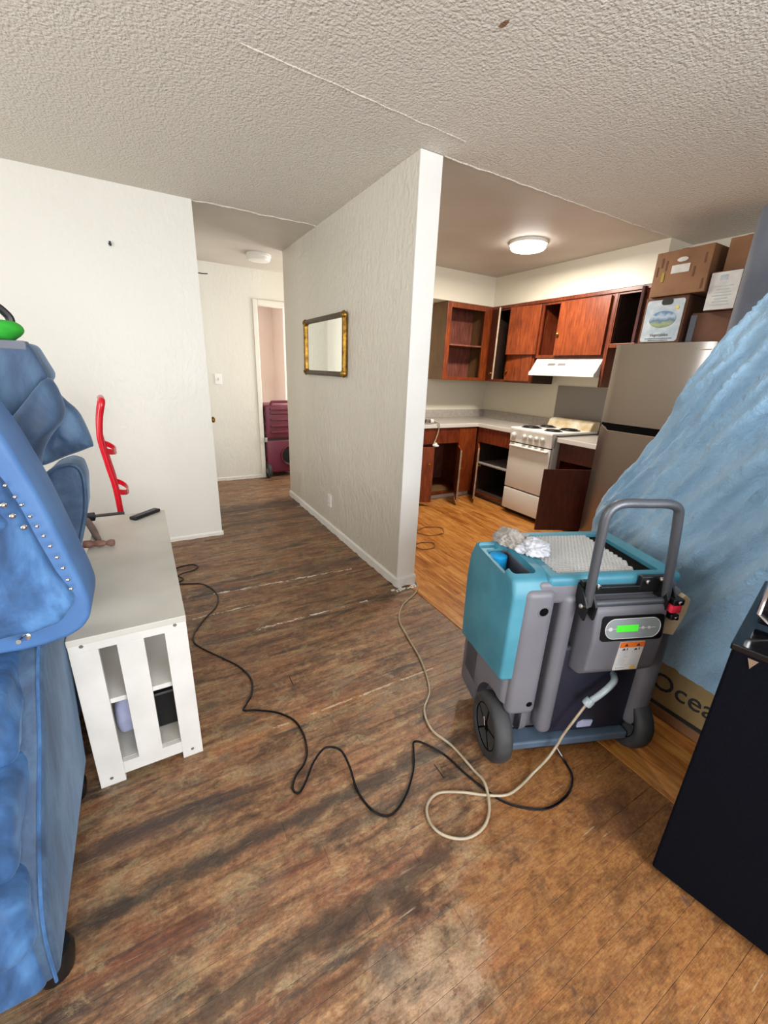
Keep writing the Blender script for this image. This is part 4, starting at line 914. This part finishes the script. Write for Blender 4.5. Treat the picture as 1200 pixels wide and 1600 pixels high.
wm = lathe(bmesh.new(), [(.02, 0), (.05, .004), (.08, 0), (.09, .01), (.09, .035), (.08, .045), (0, .045)], 28, axis((X0-.01, Y0+.0, .092), (1, 0, 0))); wh_ = part('wheel', wm, 'rubber', t, True)
part('hubcap', lathe(bmesh.new(), [(.035, 0), (.02, .006), (0, .006)], 16, axis((X0-.010, Y0, .092), (-1, 0, 0))), 'steelpanel', wh_, True)
part('foot', B(X1-.1, X1-.03, Y0+.02, Y0+.1, 0, .07), 'black', t); part('foot', B(X0+.05, X1-.03, Y1-.1, Y1-.02, 0, .07), 'black', t)

# ------------------------------------------------------------------ white slatted TV cabinet
t = thing('media_cabinet', 'low white cabinet with slatted end panel holding hammer and remote', 'cabinet', (-.12, 1.94, 0))
TX0, TX1, TY0, TY1, TZ = -.285, .04, 1.358, 2.53, .596
part('top_board', B(TX0, TX1, TY0-.012, TY1+.01, TZ-.022, TZ, bev=.002), 'topw', t, label='greyish scuffed top board')
def endp(yc_):
    e = thing_part = part('end_frame', box(bmesh.new(), TX0+.001, TX1-.001, yc_-.009, yc_+.009, .5455, TZ-.022, bev=.001), 'wht', t)
    for (a, b_) in ((TX0+.001, TX0+.075), (TX1-.068, TX1-.001)): part('stile', box(bmesh.new(), a, b_, yc_-.0095, yc_+.0095, 0.0, .5455, bev=.001), 'wht', e)
    part('slat', box(bmesh.new(), -.162, -.088, yc_-.009, yc_+.009, .077, .5455, bev=.001), 'wht', e)
    part('bottom_rail', box(bmesh.new(), TX0+.075, TX1-.068, yc_-.009, yc_+.009, .03, .079, bev=.001), 'wht', e)
    b = bmesh.new()
    for (p, q) in ((TX0+.035, .567), (TX1-.035, .567), (TX0+.035, .03), (TX1-.035, .03)): lathe(b, [(.006, 0), (.005, .0015), (0, .0015)], 10, axis((p, yc_-.0095, q), (0, -1, 0)))
    part('screw_cap', b, 'steelpanel', e)
endp(TY0)
endp(TY1-.012)
part('back_board', B(TX0+.006, TX0+.016, TY0+.01, TY1-.02, .07, TZ-.022), 'topw', t)
part('middle_shelf', B(TX0+.016, TX1-.01, TY0+.01, TY1-.02, .318, .336, bev=.001), 'wht', t)
part('bottom_shelf', B(TX0+.006, TX1-.01, TY0+.01, TY1-.02, .062, .08, bev=.001), 'topw', t)
part('divider', B(TX0+.016, TX1-.02, 1.93, 1.948, .08, TZ-.022), 'topw', t)
part('divider', B(TX0+.016, TX0+.10, 1.62, 1.635, .08, .318), 'topw', t)
o = part('cable_box', B(-.12, .0, 1.45, 1.62, .081, .24, bev=.01), 'black', None); tag(o, 'small black box on the bottom shelf of the white cabinet', 'box')
o = part('plastic_bag', puff(bmesh.new(), [(-.22, .10), (-.165, .095), (-.15, .15), (-.152, .24), (-.18, .27), (-.22, .22)], lambda p, q, d: Vector((p, 1.50+d, q)), .05, amp=.012, freq=14), 'pale', None, True); tag(o, 'pale bluish plastic bag on the bottom shelf of the white cabinet', 'bag')
# hammer
t = thing('hammer', 'old rusty ball-peen hammer lying on the white cabinet', 'hammer', (-.25, 2.12, TZ))
hz = TZ+.017
a, b2 = Vector((-.300, 2.108, hz)), Vector((-.186, 2.080, hz)); d = (b2-a).normalized(); LL = (b2-a).length
part('head', lathe(bmesh.new(), [(.001, 0), (.016, .002), (.017, .03), (.012, .038), (.013, .05), (.015, .06), (.013, .078), (.009, .088), (.012, .096), (.016, .107), (.0135, .12), (0, LL)], 16, axis(a, d)), 'rust', t, True)
part('handle', tube(bmesh.new(), [(-.240, 2.115, hz), (-.262, 2.22, hz-.003), (-.285, 2.33, hz-.001), (-.315, 2.45, hz)], .013, 10, 4, rf=lambda s: .010+.006*math.sin(min(1, s*1.2)*math.pi*.55)), 'handlewood', t, True)
# remote
t = thing('remote_control', 'slim black remote control on the far corner of the white cabinet', 'remote', (-.06, 2.47, TZ))
ang = math.atan2(.125, .13); Mr = Matrix.Translation((-.055, 2.475, TZ)) @ Matrix.Rotation(ang, 4, 'Z')
part('body', box(bmesh.new(), -.085, .085, -.022, .022, 0.0005, .018, bev=.006, seg=3, mtx=Mr), 'black', t, True)
for i in range(9):
    for j in range(3):
        if random.random() < .9: part('button', box(bmesh.new(), -.068+i*.016, -.060+i*.016, -.014+j*.011, -.008+j*.011, .0175, .0195, mtx=Mr), 'gplast', t)
# red hand truck behind the cabinet
t = thing('hand_truck', 'red tubular hand truck standing upright behind the white cabinet', 'hand truck', (-.21, 2.78, 0))
def rail(s):  # s scales along the sight direction
    pts = [(-.188, 2.80, .12), (-.188, 2.80, .62), (-.205, 2.80, .80), (-.222, 2.80, .95), (-.219, 2.80, 1.02), (-.205, 2.80, 1.10), (-.186, 2.80, 1.168)]
    return [(x_-.0213*s/.3, y_+s, z) for x_, y_, z in pts]
A = rail(0); Bk = rail(.27)
P = A+[(A[-1][0]-.004, A[-1][1]+.05, A[-1][2]+.012), (Bk[-1][0]-.0, Bk[-1][1]-.05, Bk[-1][2]+.008)]+Bk[::-1]
part('frame', tube(bmesh.new(), P, .0165, 12, 5), 'redp', t, True)
for z, xx in ((.90, -.216), (.655, -.186)):
    for q in (0,):
        bm = bmesh.new(); PT = []
        for k in range(13):
            a = math.pi*k/12; PT.append((xx+.012+.048*math.sin(a)-.019*(1-math.cos(a))/2, 2.80+.27*(1-math.cos(a))/2, z-.0-.02*math.sin(a)))
        V_ = [[bm.verts.new((x_+ox, y_, z_+oz)) for ox, oz in ((-.003, -.016), (.003, -.016), (.003, .016), (-.003, .016))] for x_, y_, z_ in PT]
        for Aa, Dd in zip(V_, V_[1:]):
            for k in range(4): bm.faces.new((Aa[k], Aa[(k+1) % 4], Dd[(k+1) % 4], Dd[k]))
        bm.faces.new(V_[0]); bm.faces.new(V_[-1][::-1]); part('cross_bar', bm, 'redp', t)
part('toe_plate', B(-.20, -.0, 2.79, 3.07, .0, .008), 'redp', t)
for yy in (2.75, 3.09): part('wheel', lathe(bmesh.new(), [(.03, 0), (.085, .0), (.10, .01), (.10, .035), (.085, .045), (0, .045)], 28, axis((-.26, yy, .10), (0, 1, 0))), 'rubber', t, True)
part('axle', tube(bmesh.new(), [(-.26, 2.77, .10), (-.26, 3.12, .10)], .008, 8), 'steelpanel', t)
t = thing('strap', 'black strap lying along the far end of the white cabinet top', 'strap', (-.24, 2.56, .56))
part('webbing', B(-.325, -.155, 2.548, 2.585, .574, .600, bev=.004), 'black', t)
part('buckle', B(-.325, -.29, 2.535, 2.59, .598, .612, bev=.005), 'ink', t)

# ------------------------------------------------------------------ blue velvet sofa pieces
FY = lambda y: (lambda p, q, d: Vector((p, y+d, q)))
t = thing('sofa', 'blue velvet sofa standing at the near edge, end panel toward the white cabinet', 'sofa', (-.7, 1.4, 0))
# end panel: profile in (y,z)
pf = [(.80, .075), (.80, .27), (.88, .42), (1.0, .56), (1.09, .70), (1.2, .76), (1.36, .76), (1.42, .62), (1.42, .075)]
def slant(p, q, d): return Vector((d+.06*max(0, q-.1), p, q))
bm = prism(bmesh.new(), pf, slant, -.45, -.318, .02, 4)
part('end_panel', bm, 'velvet_shade', t, True, label='end panel, nap and shade put into its darker colour')
part('panel_seam', tube(bmesh.new(), [slant(p, q, -.326) for p, q in pf[:7]], .0035, 6, 4), 'velvet', t, True)
bm = B(-1.35, -.34, .79, 1.42, .07, .24, bev=.02, seg=3); part('base_rail', bm, 'velvet', t, True)
def cushion(x0, x1, y0, y1, z0, z1, name, seed, amp=.02, m='velvet', bev=.035):
    b = B(x0, x1, y0, y1, z0, z1, bev=bev, seg=5)
    bmesh.ops.subdivide_edges(b, edges=[e for e in b.edges if e.calc_length() > .08], cuts=7, use_grid_fill=True)
    c = Vector(((x0+x1)/2, (y0+y1)/2, (z0+z1)/2))
    for v in b.verts:
        n_ = amp*noise.fractal(v.co*5+Vector((seed, 0, 0)), .8, 2, 3)+amp*.8*(1-abs(noise.noise(Vector((v.co.x*2, v.co.y*3, v.co.z*11+seed)))))**2
        v.co += (v.co-c).normalized()*n_
    return part(name, b, m, t, 'all')
cushion(-1.3, -.335, .765, 1.25, .225, .40, 'seat_cushion', 2, .014)
cushion(-1.3, -.335, .82, 1.30, .38, .565, 'seat_cushion', 5, .018)
cushion(-1.3, -.325, .95, 1.34, .55, .735, 'seat_cushion', 9, .018)
for yy, xx in ((.865, -.345), (1.35, -.36), (.86, -1.25), (1.35, -1.25)): part('foot', lathe(bmesh.new(), [(.024, 0), (.036, .01), (.044, .06), (.038, .085)], 16, Matrix.Translation((xx, yy, 0))), 'black', t, True)
# far arm (shade in its colour, rounded top) is a second sofa section behind it
t = thing('sofa_section', 'blue sofa section, shade in its colour, with rounded arm standing against the white cabinet', 'sofa', (-.6, 1.85, 0))
arm = [(-.36, .02), (-.36, .93), (-.33, .99), (-.290, 1.03), (-.245, 1.045), (-.215, 1.03), (-.208, .98), (-.222, .87), (-.262, .74), (-.295, .66), (-.298, .02)]
bm = prism(bmesh.new(), arm, FY(1.74), -.0, .20, .012, 4)
part('arm', bm, 'velvet_shade', t, True)
part('arm_welt', tube(bmesh.new(), [FY(1.738)(p*1.0, q, 0) for p, q in arm[1:10]], .006, 6, 4), 'velvet_shade', t, True)
part('seat_block', B(-1.3, -.362, 1.50, 2.3, .03, .80, bev=.05, seg=4), 'velvet_shade', t, True)
part('foot', B(-1.2, -.45, 1.6, 2.2, 0, .03), 'black', t)
# upper tufted piece with nailheads lying on top, rounded corner toward the cabinet
t = thing('ottoman', 'upturned blue velvet seat with nailhead trim and a bare foot screw', 'seat', (-.6, 1.2, .76))
out = [(-.248, 1.242), (-.232, 1.183), (-.214, 1.113), (-.199, 1.039), (-.184, .955), (-.171, .886), (-.165, .838), (-.171, .800), (-.190, .773), (-.222, .757), (-.266, .749), (-.307, .747), (-.40, .755), (-.62, .78), (-.92, .82), (-.92, 1.6), (-.45, 1.62), (-.33, 1.42), (-.275, 1.31)]
out = [(p, q) for p, q in out]
LZ = .0
part('side_border', prism(bmesh.new(), out, FY(1.10), -.012, .155, .014, 4), 'piping', t, True, label='smooth lighter blue border')
inn = [(-.305, 1.245), (-.262, 1.15), (-.247, 1.09), (-.231, 1.007), (-.212, .925), (-.193, .878), (-.190, .858), (-.226, .812), (-.275, .80), (-.40, .80), (-.62, .825), (-.88, .86), (-.88, 1.52), (-.45, 1.52), (-.36, 1.36)]
bm = prism(bmesh.new(), inn, FY(1.09), -.03, .03, .016, 4)
bmesh.ops.triangulate(bm, faces=[f for f in bm.faces if len(f.verts) > 4]); bmesh.ops.subdivide_edges(bm, edges=[e for e in bm.edges if e.calc_length() > .05], cuts=5, use_grid_fill=True)
for v in bm.verts: v.co.y += .010*noise.fractal(v.co*9, .8, 2, 3)
part('velvet_face', bm, 'velvet', t, True)
# folded panel inside
fo = [(-.262, 1.065), (-.30, 1.135), (-.40, 1.30), (-.85, 1.45), (-.85, .98), (-.45, .99), (-.30, 1.03)]
part('folded_panel', prism(bmesh.new(), fo, FY(1.055), -.018, .02, .012, 4), 'velvet', t, True)
nails = [(-.25, 1.145), (-.24, 1.12), (-.233, 1.102), (-.224, 1.076), (-.217, 1.053), (-.21, 1.03), (-.203, 1.005), (-.196, .977), (-.190, .95), (-.186, .92), (-.184, .897)]
def nail(p, q, r, y):
    part('nailhead', lathe(bmesh.new(), [(r, 0), (r*.85, r*.45), (r*.45, r*.75), (0, r*.85)], 10, axis((p, y, q), (0, -1, 0))), 'chrome', t, True)
for p, q in nails: nail(p-.006, q, .0043, 1.061)
for p, q in ((-.268, 1.137), (-.26, 1.112), (-.251, 1.088), (-.238, 1.062), (-.276, 1.165)): nail(p, q, .0062, 1.035)
part('foot_screw', tube(bmesh.new(), [(-.294, 1.09, .785), (-.298, 1.045, .800)], .005, 8), 'chrome', t, True)
part('screw_washer', lathe(bmesh.new(), [(.009, 0), (.008, .003), (.004, .004), (0, .004)], 14, axis((-.294, 1.088, .785), (0, -1, .2))), 'chrome', t, True)
# backrest panel, bolster, pillow, behind and above
t = thing('sofa_module', 'blue sofa back panel propped high with pale top edge and bolster', 'sofa', (-.5, 1.5, 1.0))
pn = [(-.75, 1.41), (-.235, 1.425), (-.205, 1.342), (-.262, 1.262), (-.327, 1.20), (-.75, 1.1)]
part('back_panel', prism(bmesh.new(), pn, FY(1.47), -.02, .14, .014, 3), 'velvet_shade', t, True)
part('pale_edge', B(-.75, -.238, 1.448, 1.50, 1.405, 1.428, bev=.004), 'greycloth', t)
bp_ = [(-.33, 1.21), (-.27, 1.268), (-.203, 1.341), (-.180, 1.28), (-.186, 1.235), (-.225, 1.185), (-.252, 1.13), (-.268, 1.05), (-.275, .98), (-.40, .96), (-.55, 1.05), (-.45, 1.17)]
part('bolster', puff(bmesh.new(), bp_, FY(1.42), .075, amp=.010, freq=16, rings=14), 'velvet_shade', t, 'all')
ob = part('corner_cushion', puff(bmesh.new(), [(-.205, 1.30), (-.180, 1.275), (-.155, 1.238), (-.138, 1.156), (-.150, 1.142), (-.209, 1.120), (-.272, 1.097), (-.30, 1.13), (-.27, 1.2), (-.24, 1.26)], FY(1.49), .05, amp=.012, freq=18, rings=12), 'velvet_shade', t, 'all')
part('support_frame', B(-1.0, -.42, 1.48, 1.70, .80, 1.40, bev=.02), 'velvet_shade', t)
t = thing('green_cloth', 'folded bright green cloth lying on top of the blue backrest', 'cloth', (-.34, 1.52, 1.43))
part('fold', puff(bmesh.new(), [(-.40, 1.43), (-.29, 1.425), (-.262, 1.435), (-.245, 1.455), (-.258, 1.474), (-.30, 1.478), (-.40, 1.478)], FY(1.51), .05, amp=.006, freq=20), 'green', t, 'all')
t = thing('headphones', 'black curved band resting on the green cloth', 'band', (-.32, 1.55, 1.48))
part('band', tube(bmesh.new(), [(-.40, 1.53, 1.48), (-.385, 1.53, 1.51), (-.345, 1.53, 1.522), (-.30, 1.53, 1.515), (-.275, 1.53, 1.49), (-.272, 1.53, 1.474)], .010, 8, 5), 'black', t, True)
t.name = 'black_band'; ROOTS['black_band'] = ROOTS.get('headphones')
